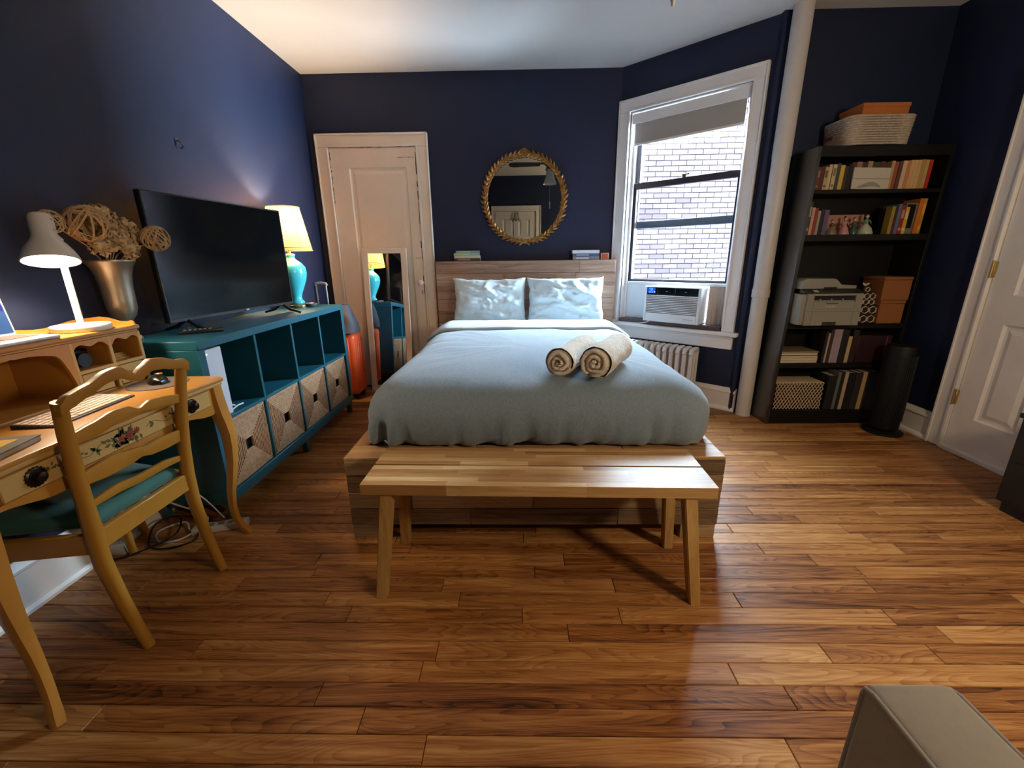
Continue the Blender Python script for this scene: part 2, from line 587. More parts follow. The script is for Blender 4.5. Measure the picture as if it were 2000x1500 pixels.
# closet door in the back wall
MD = Matrix.Translation((-1.75, YB, 0)) @ Matrix(((1, 0, 0, 0), (0, -1, 0, 0), (0, 0, 1, 0), (0, 0, 0, 1)))
MD1 = MD
r1, slab1 = panel_door('door_1', MD, 0.969, 2.249, 0.105, [(0.268, 0.772, 0.285, 1.985)], white2, white2)
crystal = mat('glass_knob', '#e8e0e0', rough=0.08, spec=0.9, coat=0.6)
b = BM()
lathe(b, [(0.022, 0), (0.024, 0.004), (0.01, 0.008), (0.009, 0.03), (0.02, 0.036), (0.03, 0.048), (0.03, 0.06), (0.02, 0.07), (0.006, 0.073)], 12, M=MD @ Matrix.Translation((0.838, 0.022, 1.005)) @ Matrix.Rotation(-PI/2, 4, 'X'))
part('door_knob', b, crystal, slab1, label='faceted glass door knob')
b = BM(); box(b, 0.795, 0.85, 0.022, 0.026, 1.222, 1.23, 0.001, MD); box(b, 0.83, 0.846, 0.022, 0.025, 0.9, 0.94, 0.001, MD)
part('latch_plate', b, mat('painted_latch', '#b9a99a', rough=0.5), slab1)
# cracks of the paint along the closet door's edges
b = BM()
crk = random.Random(3)
for (xa, za, xb, zb) in ((0.113, 1.7, 0.113, 2.14), (0.113, 2.143, 0.855, 2.143), (0.856, 0.7, 0.856, 2.13), (0.7, 2.06, 0.845, 2.062)):
    k = 14
    for i in range(k):
        if crk.random() < 0.72:
            t0, t1 = i/k, (i+crk.uniform(0.4, 1))/k
            px, pz, qx, qz = xa+(xb-xa)*t0, za+(zb-za)*t0, xa+(xb-xa)*t1, za+(zb-za)*t1
            wv = crk.uniform(0.0015, 0.004)
            if abs(xb-xa) < 0.01: box(b, px-wv, px+wv, 0.0215, 0.0228, min(pz, qz), max(pz, qz)+0.002, 0, MD)
            else: box(b, min(px, qx), max(px, qx)+0.002, 0.0215, 0.0228, pz-wv*0.7, pz+wv*0.7, 0, MD)
part('paint_crack', b, mat('paint_crack', '#4a3d33', rough=0.8), slab1, smooth=0, kind='stuff')
# panelled door in the right wall
MR = Matrix(((0, -1, 0, XR), (-1, 0, 0, 2.692), (0, 0, 1, 0), (0, 0, 0, 1)))
pw = [(0.235, 0.455), (0.545, 0.765)]
pans = [(a, c, z0, z1) for a, c in pw for z0, z1 in ((0.235, 0.82), (0.98, 1.56), (1.68, 1.93))]
r2, slab2 = panel_door('door_2', MR, 0.96, 2.17, 0.1, pans, white, white, proud=0.03, rebate=0.012)
brass = mat('brass_hinge', '#b39a5c', rough=0.35, metal=0.8)
for z in (1.12, 0.345, 1.9):
    b = BM(); box(b, 0.094, 0.112, 0.018, 0.036, z-0.045, z+0.045, 0.002, MR)
    cyl(b, (0.103, 0.038, z-0.05), (0.103, 0.038, z+0.05), 0.006, n=10, M=MR)
    part('hinge', b, brass, slab2, label='brass door hinge')
b = BM(); box(b, 0.1, 0.86, 0, 0.05, 0, 0.028, 0.004, MR)
part('threshold', b, white, r2)
# entry door in the front wall, seen in the round mirror
MF = Matrix.Translation((-0.535, YF, 0))
pw = [(0.215, 0.43), (0.52, 0.735)]
pans = [(a, c, z0, z1) for a, c in pw for z0, z1 in ((0.235, 0.82), (0.98, 1.5), (1.62, 1.93))]
r3, slab3 = panel_door('door_3', MF, 0.95, 2.17, 0.095, pans, white, white)
b = BM()
for dx in (-0.03, 0.03):
    tube(b, [(0.475+dx, 0.025, 2.055), (0.475+dx, 0.04, 2.02), (0.475+dx*1.8, 0.045, 1.9), (0.475+dx*2.4, 0.075, 1.885), (0.475+dx*2.4, 0.08, 1.92)], 0.006, 6, M=MF)
tube(b, [(0.42, 0.045, 1.95), (0.475, 0.045, 1.9), (0.53, 0.045, 1.95)], 0.006, 6, M=MF)
o = solo('coat_hook', b, mat('dark_wire', '#46423c', rough=0.4, metal=0.7), 'double wire coat hook hung on the white entry door seen in the round mirror', 'hook')

# ---------------- window
win = struct_root('window_1')
wht = mat('window_white', '#e6e4e4', rough=0.4, var=0.02, nscale=8)
sash_m = mat('sash_dark', '#2b2129', rough=0.45)
def wbox(name, dims, m, parent=win, bev=0.003, **kw):
    b = BM()
    for d in dims:
        box(b, *d, bev, MW)
    return part(name, b, m, parent, **kw)
for s0, s1 in ((0.0, 0.1), (1.02, 1.11)):
    e = s1-0.016 if s0 == 0 else s0
    o = s0 if s0 == 0 else s1-0.014
    wbox('casing_side', [(s0, s1, -0.022, 0, 0.637, 2.355), (e, e+0.016, -0.03, -0.02, 0.637, 2.355), (o, o+0.014, -0.034, -0.02, 0.637, 2.447)], wht)
wbox('casing_head', [(0, 1.11, -0.022, 0, 2.355, 2.447), (0, 1.11, -0.034, -0.02, 2.433, 2.447), (0.1, 1.02, -0.03, -0.02, 2.355, 2.371)], wht)
wbox('jamb', [(0.1, 0.112, 0.0, 0.2, 0.637, 2.355)], wht)
wbox('jamb', [(1.008, 1.02, 0.0, 0.2, 0.637, 2.355)], wht)
wbox('jamb', [(0.112, 1.008, 0.0, 0.2, 2.343, 2.355)], wht)
wbox('stool', [(-0.04, 1.15, -0.075, 0.0, 0.607, 0.637), (0.1, 1.02, 0.0, 0.2, 0.607, 0.637)], wht, bev=0.006)
wbox('apron', [(0.0, 1.11, -0.024, 0, 0.5, 0.607), (0.0, 1.11, -0.034, -0.02, 0.585, 0.607)], wht)
for s0, s1 in ((0.112, 0.13), (0.99, 1.008)):
    wbox('stop_bead', [(s0, s1, 0.045, 0.07, 0.637, 2.343)], wht)
def sash(z0, z1, o0, o1, bot, top, nm, st=0.04, rail=sash_m):
    a, c = 0.113, 1.007
    p = wbox(nm, [(a, a+st, o0, o1, z0, z1), (c-st, c, o0, o1, z0, z1)], sash_m)
    wbox('bottom_rail', [(a+st, c-st, o0, o1, z0, z0+bot)], rail, p)
    wbox('top_rail', [(a+st, c-st, o0, o1, z1-top, z1)], rail, p)
    b = BM(); oc = (o0+o1)/2
    box(b, a+st-0.004, c-st+0.004, oc-0.002, oc+0.002, z0+bot-0.004, z1-top+0.004, 0, MW)
    part('pane', b, glassy('window_glass'), p, smooth=0)
    return p
sash(1.452, 2.34, 0.12, 0.15, 0.06, 0.04, 'upper_sash', rail=mat('sash_blue_grey', '#3a4450', rough=0.5))
ls = sash(1.0, 1.822, 0.075, 0.108, 0.022, 0.05, 'lower_sash')
b = BM(); cyl(b, (0.56, 0.085, 1.822), (0.56, 0.085, 1.84), 0.018, n=12, M=MW); box(b, 0.54, 0.6, 0.078, 0.09, 1.838, 1.848, 0.002, MW)
part('sash_lock', b, mat('bronze', '#5a4a3c', rough=0.35, metal=0.7), ls)
# roller shade
rs = thing('roller_shade', 'pale roller shade pulled a little way down at the top of the window', 'blind', MW @ Vector((0.56, 0.03, 2.1)))
shade_m = mat('shade_fabric', '#a49e97', rough=0.8, bump=0.1, bscale=400)
b = BM(); cyl(b, (0.135, 0.03, 2.29), (0.985, 0.03, 2.29), 0.022, n=14, M=MW); part('roller', b, wht, rs)
b = BM(); box(b, 0.115, 1.005, -0.002, 0.006, 2.262, 2.335, 0.002, MW); part('cassette', b, wht, rs)
b = BM(); box(b, 0.14, 0.985, 0.0085, 0.0115, 2.106, 2.288, 0, MW); part('fabric', b, shade_m, rs)
b = BM(); box(b, 0.14, 0.985, 0.005, 0.015, 2.1, 2.118, 0.003, MW); part('hem_bar', b, mat('hem_bar', '#d8d2c8', rough=0.5), rs)

# brick house wall across the yard
brick_m = None
def brick_mat():
    m, nt, bs, N, L = nodes_of('pale_painted_brick')
    oi = N.new('ShaderNodeObjectInfo'); ge = N.new('ShaderNodeNewGeometry')
    ad = N.new('ShaderNodeMath'); ad.operation = 'ADD'
    L.new(oi.outputs['Random'], ad.inputs[0]); L.new(ge.outputs['Random Per Island'], ad.inputs[1])
    fr = N.new('ShaderNodeMath'); fr.operation = 'FRACT'; L.new(ad.outputs[0], fr.inputs[0])
    r = N.new('ShaderNodeValToRGB')
    r.color_ramp.elements[0].color = S('#434047'); r.color_ramp.elements[1].color = S('#605d66')
    L.new(fr.outputs[0], r.inputs[0]); L.new(r.outputs[0], bs.inputs['Base Color'])
    bs.inputs['Roughness'].default_value = 0.9
    return m
brick_m = brick_mat()
YE = 7.0
b = BM(); box(b, -8, 10, YE+0.012, YE+0.2, -3.0, 3.6)
ext = struct('wall_outside', b, mat('pale_mortar', '#333136', rough=0.95))
bl, bh = 0.226, 0.0735
def brick_mesh(bm, x=0, y=0, z=0, j=0):
    box(bm, x+0.005, x+bl-0.005, y, y+0.03, z+0.005, z+bh-0.005)
cand = []
for r_ in range(-20, 48):
    z = r_*bh
    for c_ in range(-3, 25):
        x = c_*bl+(bl/2 if r_ % 2 else 0)
        ok = 1.75 < x+bl/2 < 3.5 and 0.78 < z < 3.05
        cand.append((0 if ok else 1, abs(x-2.6)+abs(z-1.9), x, z))
cand.sort()
b = BM(); brick_mesh(b); me = mesh_of('brick', b, brick_m, 0)
brg = random.Random(5)
for (_, _, x, z) in cand[:298]:
    o = bpy.data.objects.new('brick', me); COL.objects.link(o); o.parent = ext
    o.location = (x, YE-brg.uniform(0.0, 0.006), z)
b = BM()
for (_, _, x, z) in cand[298:]:
    brick_mesh(b, x, YE-brg.uniform(0.0, 0.006), z)
part('brick', b, brick_m, ext, smooth=0, local=True, kind='stuff')

# heating riser in the corner
pm = mat('pipe_white', '#c9c2bd', rough=0.45, var=0.04, nscale=10, bump=0.05, bscale=50)
pp = thing('heating_pipe', 'thick white heating pipe running floor to ceiling beside the bookcase', 'pipe', (1.768, 3.205, 0))
b = BM(); cyl(b, (1.768, 3.205, 0), (1.768, 3.205, 0.96), 0.053, n=24); part('pipe_section', b, pm, pp)
b = BM(); cyl(b, (1.768, 3.205, 0.93), (1.768, 3.205, 1.845), 0.0555, n=24); part('pipe_section', b, pm, pp)
b = BM(); cyl(b, (1.768, 3.205, 1.84), (1.768, 3.205, H), 0.058, n=24); part('pipe_section', b, pm, pp)
b = BM(); lathe(b, [(0.0545, 0), (0.059, 0.004), (0.059, 0.055), (0.0565, 0.062)], 24, (1.768, 3.205, 0.915), cap0=False, cap1=False); part('wrap_band', b, pm, pp)

# radiator below the window
rad = thing('radiator', 'white cast iron column radiator under the window sill', 'radiator', MW @ Vector((0.53, -0.15, 0)))
rm = mat('radiator_white', '#cfcbc9', rough=0.4, bump=0.03, bscale=80)
k = 12
for i in range(k):
    s = 0.27+i*0.055
    b = BM()
    for o in (-0.205, -0.15, -0.095):
        tube(b, [(s, o, 0.09), (s, o, 0.12), (s, o, 0.45), (s, o, 0.48)], [0.012, 0.017, 0.017, 0.012], 8, M=MW)
    tube(b, [(s, -0.225, 0.455), (s, -0.2, 0.488), (s, -0.15, 0.492), (s, -0.1, 0.488), (s, -0.075, 0.455)], [0.014, 0.02, 0.022, 0.02, 0.014], 8, M=MW)
    tube(b, [(s, -0.215, 0.12), (s, -0.15, 0.1), (s, -0.085, 0.12)], [0.015, 0.02, 0.015], 8, M=MW)
    if i in (0, k-1):
        for o in (-0.205, -0.095):
            tube(b, [(s, o, 0.1), (s, o, 0.03), (s, o, 0)], [0.016, 0.014, 0.02], 8, M=MW)
    part('radiator_section', b, rm, rad)
b = BM(); cyl(b, (0.25, -0.15, 0.46), (0.885, -0.15, 0.46), 0.012, n=8, M=MW); cyl(b, (0.25, -0.15, 0.115), (0.885, -0.15, 0.115), 0.012, n=8, M=MW)
part('manifold', b, rm, rad)
# ================================================================ bed
reclaim = wood('reclaimed_wood', [(0.0, '#4a3826'), (0.35, '#7f664a'), (0.65, '#9f8563'), (1.0, '#c2a884')], rough=0.62, axis='x', grain=20, rnd=0.62, bump=0.2, streak=0.5, rings=0.12)
reclaim_y = wood('reclaimed_wood_rail', [(0.0, '#5c4028'), (0.4, '#96693f'), (1.0, '#c79a66')], rough=0.5, axis='y', grain=20, rnd=0.3, bump=0.15)
rec_top = wood('reclaimed_wood_top', [(0.0, '#7a5535'), (0.5, '#b48a5c'), (1.0, '#cfa878')], rough=0.45, axis='x', grain=20, rnd=0.35, bump=0.12)
BX0, BX1, BY0 = -0.763, 0.867, 1.643
bed = thing('bed_frame', 'reclaimed wood platform bed frame with a plank headboard under the round mirror', 'bed', (0.052, BY0, 0))
hb = BM(); box(hb, BX0+0.01, BX1-0.01, 3.998, 4.068, 0.02, 1.188); reclaim_lit = wood('reclaimed_wood_headboard', [(0.0, '#664a3c'), (0.35, '#967663'), (0.65, '#b0917d'), (1.0, '#cbb29d')], rough=0.6, axis='x', grain=20, rnd=0.4, bump=0.2, streak=0.5, rings=0.1)  # lighter copy of the bed wood for the headboard, daylight put into its colour
head = part('headboard', hb, reclaim_lit, bed)
prg = random.Random(2)
def plank_row(par, x0, x1, y0, y1, z0, z1, cuts, m, name='plank'):
    xs = [x0]+[x0+(x1-x0)*c for c in cuts]+[x1]
    for a, c in zip(xs, xs[1:]):
        b = BM(); j = prg.uniform(0, 0.004)
        box(b, a+0.001, c-0.001, y0-j, y1, z0+0.0013, z1-0.0013, 0.002)
        part(name, b, m, par, smooth=0)
zr = [0.30, 0.42, 0.535, 0.64, 0.745, 0.855, 0.97, 1.085, 1.193]
cuts = [(0.3, 0.7), (0.5,), (0.2, 0.66), (0.12, 0.45, 0.86), (0.28, 0.72), (0.16, 0.5, 0.9), (0.38, 0.78), (0.02, 0.84)]
for i in range(8):
    plank_row(head, BX0, BX1, 3.982, 4.0, zr[i], zr[i+1], cuts[i] if i < 7 else (0.8,), reclaim_lit)
fb = BM(); box(fb, BX0+0.02, BX1-0.02, BY0+0.018, 1.765, 0.07, 0.38); foot = part('footboard', fb, reclaim, bed)
zr = [0.07, 0.152, 0.232, 0.316, 0.386]
cuts = [(0.33, 0.73), (0.17, 0.5, 0.86), (0.1, 0.62), (0.27, 0.9)]
for i in range(4):
    plank_row(foot, BX0, BX1, BY0, BY0+0.022, zr[i], zr[i+1], cuts[i], reclaim)
for a, c in ((BX0, -0.2), (-0.2, 0.45), (0.45, BX1)):
    b = BM(); box(b, a+0.0008, c-0.0008, BY0-0.002, 1.768, 0.386, 0.402, 0.003); part('top_board', b, rec_top, foot, smooth=0)
for x0, x1 in ((BX0, BX0+0.16), (BX1-0.16, BX1)):
    b = BM(); box(b, x0+0.003, x1-0.003, BY0+0.004, BY0+0.12, 0, 0.07, 0.003); part('foot_block', b, reclaim, bed)
for x0, x1 in ((BX0, BX0+0.035), (BX1-0.035, BX1)):
    b = BM(); box(b, x0, x1, 1.77, 3.982, 0.07, 0.386, 0.003); rail = part('side_rail', b, reclaim_y, bed)
    b = BM(); xa, xb = (x0-0.001, x0+0.07) if x0 < 0 else (x1-0.07, x1+0.001)
    box(b, xa, xb, 1.77, 3.98, 0.386, 0.402, 0.003); part('top_board', b, reclaim_y, rail)
b = BM(); box(b, BX0+0.04, BX1-0.04, 1.77, 3.98, 0.26, 0.29); part('slat_deck', b, black, bed)

cotton = mat('white_cotton', '#d6e8f0', rough=0.85, sheen=0.25, bump=0.12, bscale=300)
duvet_m = mat('grey_linen', '#788793', rough=0.9, sheen=0.3, var=0.12, nscale=160, bump=0.25, bscale=420, stretch=(1, 0.25, 0.6))
fold_m = mat('pale_grey_linen', '#b4c0c8', rough=0.9, sheen=0.3, var=0.06, nscale=120, bump=0.2, bscale=420)

def fbm(v, o=4):
    return noise.fractal(Vector(v), 0.9, 2.0, o)

def rrect(cx, cy, a, b_, r, n):
    """n points around a rounded rectangle, starting at the front left, counter-clockwise"""
    r = max(0.01, min(r, a*0.98, b_*0.98))
    pts = []
    L1, L2, LA = 2*(a-r), 2*(b_-r), PI*r/2
    tot = 2*L1+2*L2+4*LA
    for i in range(n):
        t = tot*i/n
        segs = [(L1, 'b'), (LA, 0), (L2, 'r'), (LA, 1), (L1, 't'), (LA, 2), (L2, 'l'), (LA, 3)]
        for ln, k in segs:
            if t <= ln: break
            t -= ln
        f = t/ln if ln else 0
        if k == 'b': p = (cx-a+r+t, cy-b_)
        elif k == 'r': p = (cx+a, cy-b_+r+t)
        elif k == 't': p = (cx+a-r-t, cy+b_)
        elif k == 'l': p = (cx-a, cy+b_-r-t)
        else:
            c = [(cx+a-r, cy-b_+r, -PI/2), (cx+a-r, cy+b_-r, 0), (cx-a+r, cy+b_-r, PI/2), (cx-a+r, cy-b_+r, PI)][k]
            an = c[2]+f*PI/2
            p = (c[0]+r*math.cos(an), c[1]+r*math.sin(an))
        pts.append(p)
    return pts

def puff(cx, cy, a, b_, r, prof, n, wr=1.0, seed=0.0):
    """soft body: rings of a rounded rectangle; prof = (inset, height)"""
    bm = BM(); rows = []
    for (d, z) in prof:
        ring = []
        for (x, y) in rrect(cx, cy, a-d, b_-d, r-d*0.6, n):
            dx, dy = x-cx, y-cy
            side = max(0.0, 1-max(0, z-0.42)/0.16)     # wrinkles near the tuck
            nx, ny = (dx/a)**5, (dy/b_)**5
            l = math.hypot(nx, ny) or 1
            nx, ny = nx/l, ny/l
            f = -abs(fbm((x*8+seed, y*8, z*0.7), 3))*0.050*side*wr - max(0, fbm((x*21+seed, y*21, z*1.2), 2))*0.032*side*wr + 0.012*side
            f += fbm((x*2+seed, y*2, z*3), 3)*0.008
            edge = min(1, (d+0.03)*6)
            g = (fbm((x*2.2+seed, y*1.6, 0.3), 4)*0.016+fbm((x*2, y*7+seed, 3), 3)*0.007)*edge
            ring.append((x+nx*f, y+ny*f, z+g*min(1, max(0, z-0.41)/0.12)))
        rows.append(ring)
    V = sheet(bm, rows, True)
    bm.faces.new(V[-1]); bm.faces.new(V[0][::-1])
    return bm

mt = BM(); box(mt, -0.675, 0.785, 1.88, 3.97, 0.292, 0.62, 0.04, seg=3)
mattress = solo('mattress', mt, cotton, 'white sheeted mattress lying in the wooden bed frame under the duvet', 'mattress', smooth=60)
prof = [(0.09, 0.4075), (0.04, 0.408), (0.012, 0.418), (-0.002, 0.45), (-0.004, 0.5), (-0.002, 0.545), (0.012, 0.59), (0.038, 0.63), (0.08, 0.662), (0.13, 0.682), (0.19, 0.694), (0.27, 0.702), (0.37, 0.707), (0.47, 0.71), (0.57, 0.712), (0.66, 0.712)]
b = puff(0.075, 2.562, 0.785, 0.84, 0.15, prof, 300, 1.0)
# tucked fold of cloth at the near left corner
for v in b.verts:
    d = math.hypot(v.co.x+0.615, v.co.y-1.76)
    if v.co.z < 0.55 and d < 0.16:
        k = math.sin((v.co.x+0.69)*62)*math.exp(-(d/0.10)**2)*0.04*min(1, (0.55-v.co.z)/0.06)
        v.co.y -= k; v.co.x -= abs(k)*0.3
duvet = solo('duvet', b, duvet_m, 'grey linen duvet tucked over the bed, its front edge gathered above the footboard', 'duvet', smooth=180)
b = BM(); rows = []
for i in range(17):          # turned-back band across the bed, rounded front edge
    t = i/16
    yy = 3.16+0.46*t
    row = []
    for j in range(61):
        u = -1+2*j/60
        xx = 0.06+u*0.768
        zz = 0.71-0.33*max(0, abs(u)-0.80)**1.55*3.2+0.018*math.sin(min(1, t*5)*PI/2)
        if t > 0.7: zz -= (t-0.7)*0.1
        zz += fbm((xx*3, yy*4, 1), 3)*0.008
        row.append((xx, yy+0.02*fbm((xx*2, 0, 7), 2)+0.015*u*u, zz))
    rows.append(row)
front = [(p[0], p[1]+0.004, p[2]-0.016) for p in rows[0]]
under = [(p[0], p[1]+0.03, p[2]-0.02) for p in rows[0]]
sheet(b, [under, front]+rows)
part('turned_back_band', b, fold_m, duvet, smooth=180, label='paler turned back band of the duvet')

def pillow(name, label, c, wd, ht, tk, lean, rz, seed):
    b = BM(); nu, nv = 48, 36; rows_f, rows_b = [], []
    M = Matrix.Translation(c) @ Matrix.Rotation(rz, 4, 'Z') @ Matrix.Rotation(lean, 4, 'X')
    for sgn in (1, -1):
        rows = []
        for i in range(nv+1):
            v = -1+2*i/nv; row = []
            for j in range(nu+1):
                u = -1+2*j/nu
                pinx = 1-0.05*(1-v*v)*(abs(u)**3)*-1-0.03*(1-abs(v))*0
                x = u*wd/2*(0.97+0.05*v*v*(1 if abs(u) > .6 else abs(u)/.6))
                z = v*ht/2*(0.95+0.07*u*u)
                e = min(1-abs(u), 1-abs(v)*1.0)
                t = tk*(max(0, 1-abs(u)**2.6)*max(0, 1-abs(v)**2.6))**0.5
                if e < 0.09: t *= 0.35+0.65*e/0.09            # flat hem round the case
                wr = fbm((u*1.6+v*1.9+seed, v*1.2-u*1.0, sgn*2+seed), 4)*0.03*(0.3+t/tk)+abs(fbm((u*4+v*3+seed, v*3-u*4, seed), 3))*0.014
                y = -sgn*(t+0.002)-(wr if sgn > 0 else -wr)*min(1, e*8)
                row.append((x+fbm((v*3, u*3, seed), 2)*0.008, y, z+fbm((u*3, v*2, seed+5), 2)*0.01))
            rows.append(row)
        sheet(b, rows, M=M)
    bmesh.ops.remove_doubles(b, verts=b.verts[:], dist=0.0045)
    return solo(name, b, cotton, label, 'pillow', 'white bed pillows', smooth=180)
pillow('pillow', 'white pillow leaning on the headboard below the left book pile', (-0.265, 3.83, 0.848), 0.63, 0.40, 0.075, -0.26, 0.03, 1.3)
pillow('pillow', 'white pillow leaning on the headboard on the side by the window', (0.405, 3.83, 0.848), 0.66, 0.40, 0.085, -0.26, -0.03, 8.1)

# rolled bath towels
terry = mat('cream_terry', '#d6cbba', rough=0.95, sheen=0.5, var=0.14, nscale=60, bump=1.0, bscale=75)
def towel(label, p0, p1, r, seed):
    p0, p1 = Vector(p0), Vector(p1)
    ax = (p1-p0).normalized(); u = ax.cross(Vector((0, 0, 1))).normalized(); v = u.cross(ax)
    b = BM(); rows = []
    n = 40
    for i in range(26):
        t = i/25; rr = r*(1+0.05*math.sin(t*7+seed)); 
        if t > 0.93: rr *= 1-((t-0.93)/0.07)**2*0.5
        row = []
        for j in range(n):
            a = 2*PI*j/n
            q = rr*(1+0.05*fbm((math.cos(a)*2, math.sin(a)*2, t*4+seed), 3))
            zz = q*math.sin(a)
            if zz < -r*0.9: zz = -r*0.9
            row.append(p0+(p1-p0)*t+u*(q*math.cos(a))+v*zz)
        rows.append(row)
    V = sheet(b, rows, True)
    b.faces.new(V[-1])
    o = solo('rolled_towel', b, terry, label, 'towel', 'rolled bath towels', smooth=180)
    # spiral end: one wound strip of cloth
    b = BM(); rows = []
    K = 90
    for i in range(K+1):
        t = i/K; a = t*2*PI*2.6+seed; rad = r*(0.12+0.86*t)
        rad *= 1+0.05*fbm((math.cos(a)*2, math.sin(a)*2, seed+3), 2)
        w_ = r*0.24
        d = u*math.cos(a)+v*math.sin(a)
        fr = -ax*(0.012+0.01*fbm((a, seed, 1), 2)+0.006*(1-t))
        rows.append([p0+d*(rad-w_)+ax*0.05, p0+d*(rad-w_)+fr*0.5, p0+d*(rad-w_*0.5)+fr*1.3, p0+d*rad+fr*0.8, p0+d*(rad+0.004)+ax*0.01, p0+d*(rad+0.002)+ax*0.05])
    sheet(b, rows)
    prm = [p0+ax*0.003+(u*math.cos(2*PI*j/20)+v*math.sin(2*PI*j/20))*r*0.9 for j in range(20)]
    b.faces.new([b.verts.new(p) for p in prm])
    part('towel_end', b, terry, o, smooth=180)
towel('cream rolled towel on the duvet, the nearer one with its loose spiral end', (0.325, 1.79, 0.776), (0.50, 2.11, 0.782), 0.07, 0.4)
towel('cream rolled towel on the duvet, partly behind the nearer roll', (0.172, 1.82, 0.772), (0.345, 2.15, 0.778), 0.063, 2.2)

# ---------------- bench
acacia = wood('acacia', [(0.0, '#7c542a'), (0.35, '#a97b47'), (0.7, '#c49c64'), (1.0, '#dfc094')], rough=0.42, axis='x', grain=24, rnd=0.64, bump=0.05, streak=0.4, rings=0.1)
acacia_z = wood('acacia_leg', [(0.0, '#8a6230'), (0.4, '#ae8448'), (1.0, '#d3b074')], rough=0.42, axis='z', grain=24, rnd=0.35, bump=0.05)
bench = thing('bench', 'light acacia bench with splayed legs standing against the foot of the bed', 'bench', (0.056, 1.468, 0), -0.022)
W2, D0, D1 = 0.624, -0.155, 0.153
brg2 = random.Random(21)
for (y0, y1) in ((D0, -0.006), (0.004, D1)):
    b = BM(); box(b, -W2+0.001, W2-0.001, y0+0.001, y1-0.001, 0.414, 0.449); pl = part('plank', b, acacia, bench, local=True)
    k = 5; yy = [y0+(y1-y0)*i/k for i in range(k+1)]
    for i in range(k):
        x = -W2
        while x < W2-0.01:
            l = brg2.uniform(0.25, 0.6); x1 = min(x+l, W2)
            if W2-x1 < 0.12: x1 = W2
            b = BM(); box(b, x, x1, yy[i], yy[i+1], 0.412, 0.453); part('stave', b, acacia, pl, smooth=0, local=True)
            x = x1
for sx in (-1, 1):
    for sy in (-1, 1):
        b = BM()
        top = Vector((sx*(W2-0.085), -0.12 if sy < 0 else 0.085, 0.412)); bot = Vector((sx*(W2-0.047), -0.178 if sy < 0 else 0.138, 0.0))
        hx, hy = 0.023, 0.026
        pts = []
        for P_, k in ((bot, 0.86), (top, 1.0)):
            pts.append([(P_.x+ex*hx*k, P_.y+ey*hy*k, P_.z) for ex, ey in ((-1, -1), (1, -1), (1, 1), (-1, 1))])
        V = sheet(b, pts, True); b.faces.new(V[0][::-1]); b.faces.new(V[1])
        es = [e for e in b.edges if abs(e.verts[0].co.z-e.verts[1].co.z) > 0.2]
        bmesh.ops.bevel(b, geom=es, offset=0.004, segments=2, affect='EDGES')
        part('leg', b, acacia_z, bench, local=True)
for sx in (-1, 1):
    b = BM(); box(b, sx*(W2-0.11)-0.02, sx*(W2-0.11)+0.02, -0.13, 0.13, 0.383, 0.4115, 0.003); part('cross_bar', b, acacia, bench, local=True)
# ================================================================ writing desk with hutch
yel = mat('honey_lacquer', '#ab7631', rough=0.35, var=0.10, nscale=7, bump=0.04, bscale=60, stretch=(1, 0.3, 1), coat=0.15)
yel_pale = mat('pale_honey_lacquer', '#b29055', rough=0.38, var=0.08, nscale=6, bump=0.03, bscale=60, coat=0.1)
yel_dark = mat('gold_glaze', '#8a5a22', rough=0.5)
desk = thing('writing_desk', 'honey yellow French style writing desk with a pigeonhole hutch at the left wall', 'desk', (-1.52, 1.257, 0))
b = BM()
fx = lambda y: -1.252+0.006*math.cos((y-1.257)*2*PI/0.46)
N_ = 40
ys = [0.80+0.915*i/N_ for i in range(N_+1)]
def corner(y, x):
    e = min(y-0.80, 1.715-y)
    return x-0.03*max(0, 1-e/0.03)**2
prism(b, [(-1.79, 0.80)]+[(corner(y, fx(y)), y) for y in ys]+[(-1.79, 1.715)], 'z', 0.735, 0.75, bev=0.004)
part('desk_top', b, yel, desk)
b = BM(); prism(b, [(-1.788, 0.808)]+[(corner(y, fx(y))-0.009, y) for y in ys[1:-1]]+[(-1.788, 1.707)], 'z', 0.719, 0.735, bev=0.005)
part('top_moulding', b, yel_pale, desk)
def scallop(y):
    return 0.618+0.013*math.cos(2*PI*(y-0.875)/0.30)
b = BM(); prism(b, [(0.85, 0.719), (0.85, 0.6)]+[(y, scallop(y)-0.004*(abs(y-1.257) < 0.03)) for y in [0.87+0.774*i/48 for i in range(49)]]+[(1.664, 0.6), (1.664, 0.719)], 'x', -1.292, -1.276, bev=0.002)
part('front_apron', b, yel, desk)
for y0 in (0.845, 1.655):
    b = BM(); prism(b, [(-1.75, 0.719), (-1.75, 0.6)]+[(-1.72+0.41*i/20, 0.61+0.02*math.sin(PI*i/20)) for i in range(21)]+[(-1.28, 0.6), (-1.28, 0.719)], 'y', y0, y0+0.014)
    part('side_apron', b, yel, desk)
b = BM(); box(b, -1.78, -1.766, 0.85, 1.664, 0.6, 0.719); part('back_apron', b, yel, desk)
for cx, cy, sx, sy in ((-1.288, 1.672, 1, 1), (-1.288, 0.842, 1, -1), (-1.762, 1.672, -1, 1), (-1.762, 0.842, -1, -1)):
    b = BM(); pts, rr = [], []
    for z, o, r in ((0.719, 0.0, 0.026), (0.66, 0.002, 0.027), (0.6, 0.006, 0.027), (0.55, 0.012, 0.026), (0.5, 0.016, 0.024), (0.44, 0.015, 0.022), (0.37, 0.01, 0.019), (0.30, 0.001, 0.017), (0.23, -0.009, 0.015), (0.16, -0.014, 0.0135), (0.10, -0.012, 0.013), (0.05, -0.003, 0.013), (0.02, 0.008, 0.0145), (0.0, 0.015, 0.0135)):
        pts.append((cx+sx*o, cy+sy*o, z)); rr.append(r)
    tube(b, pts, rr, 12, sq=0.55)
    part('leg', b, yel, desk, smooth=60)
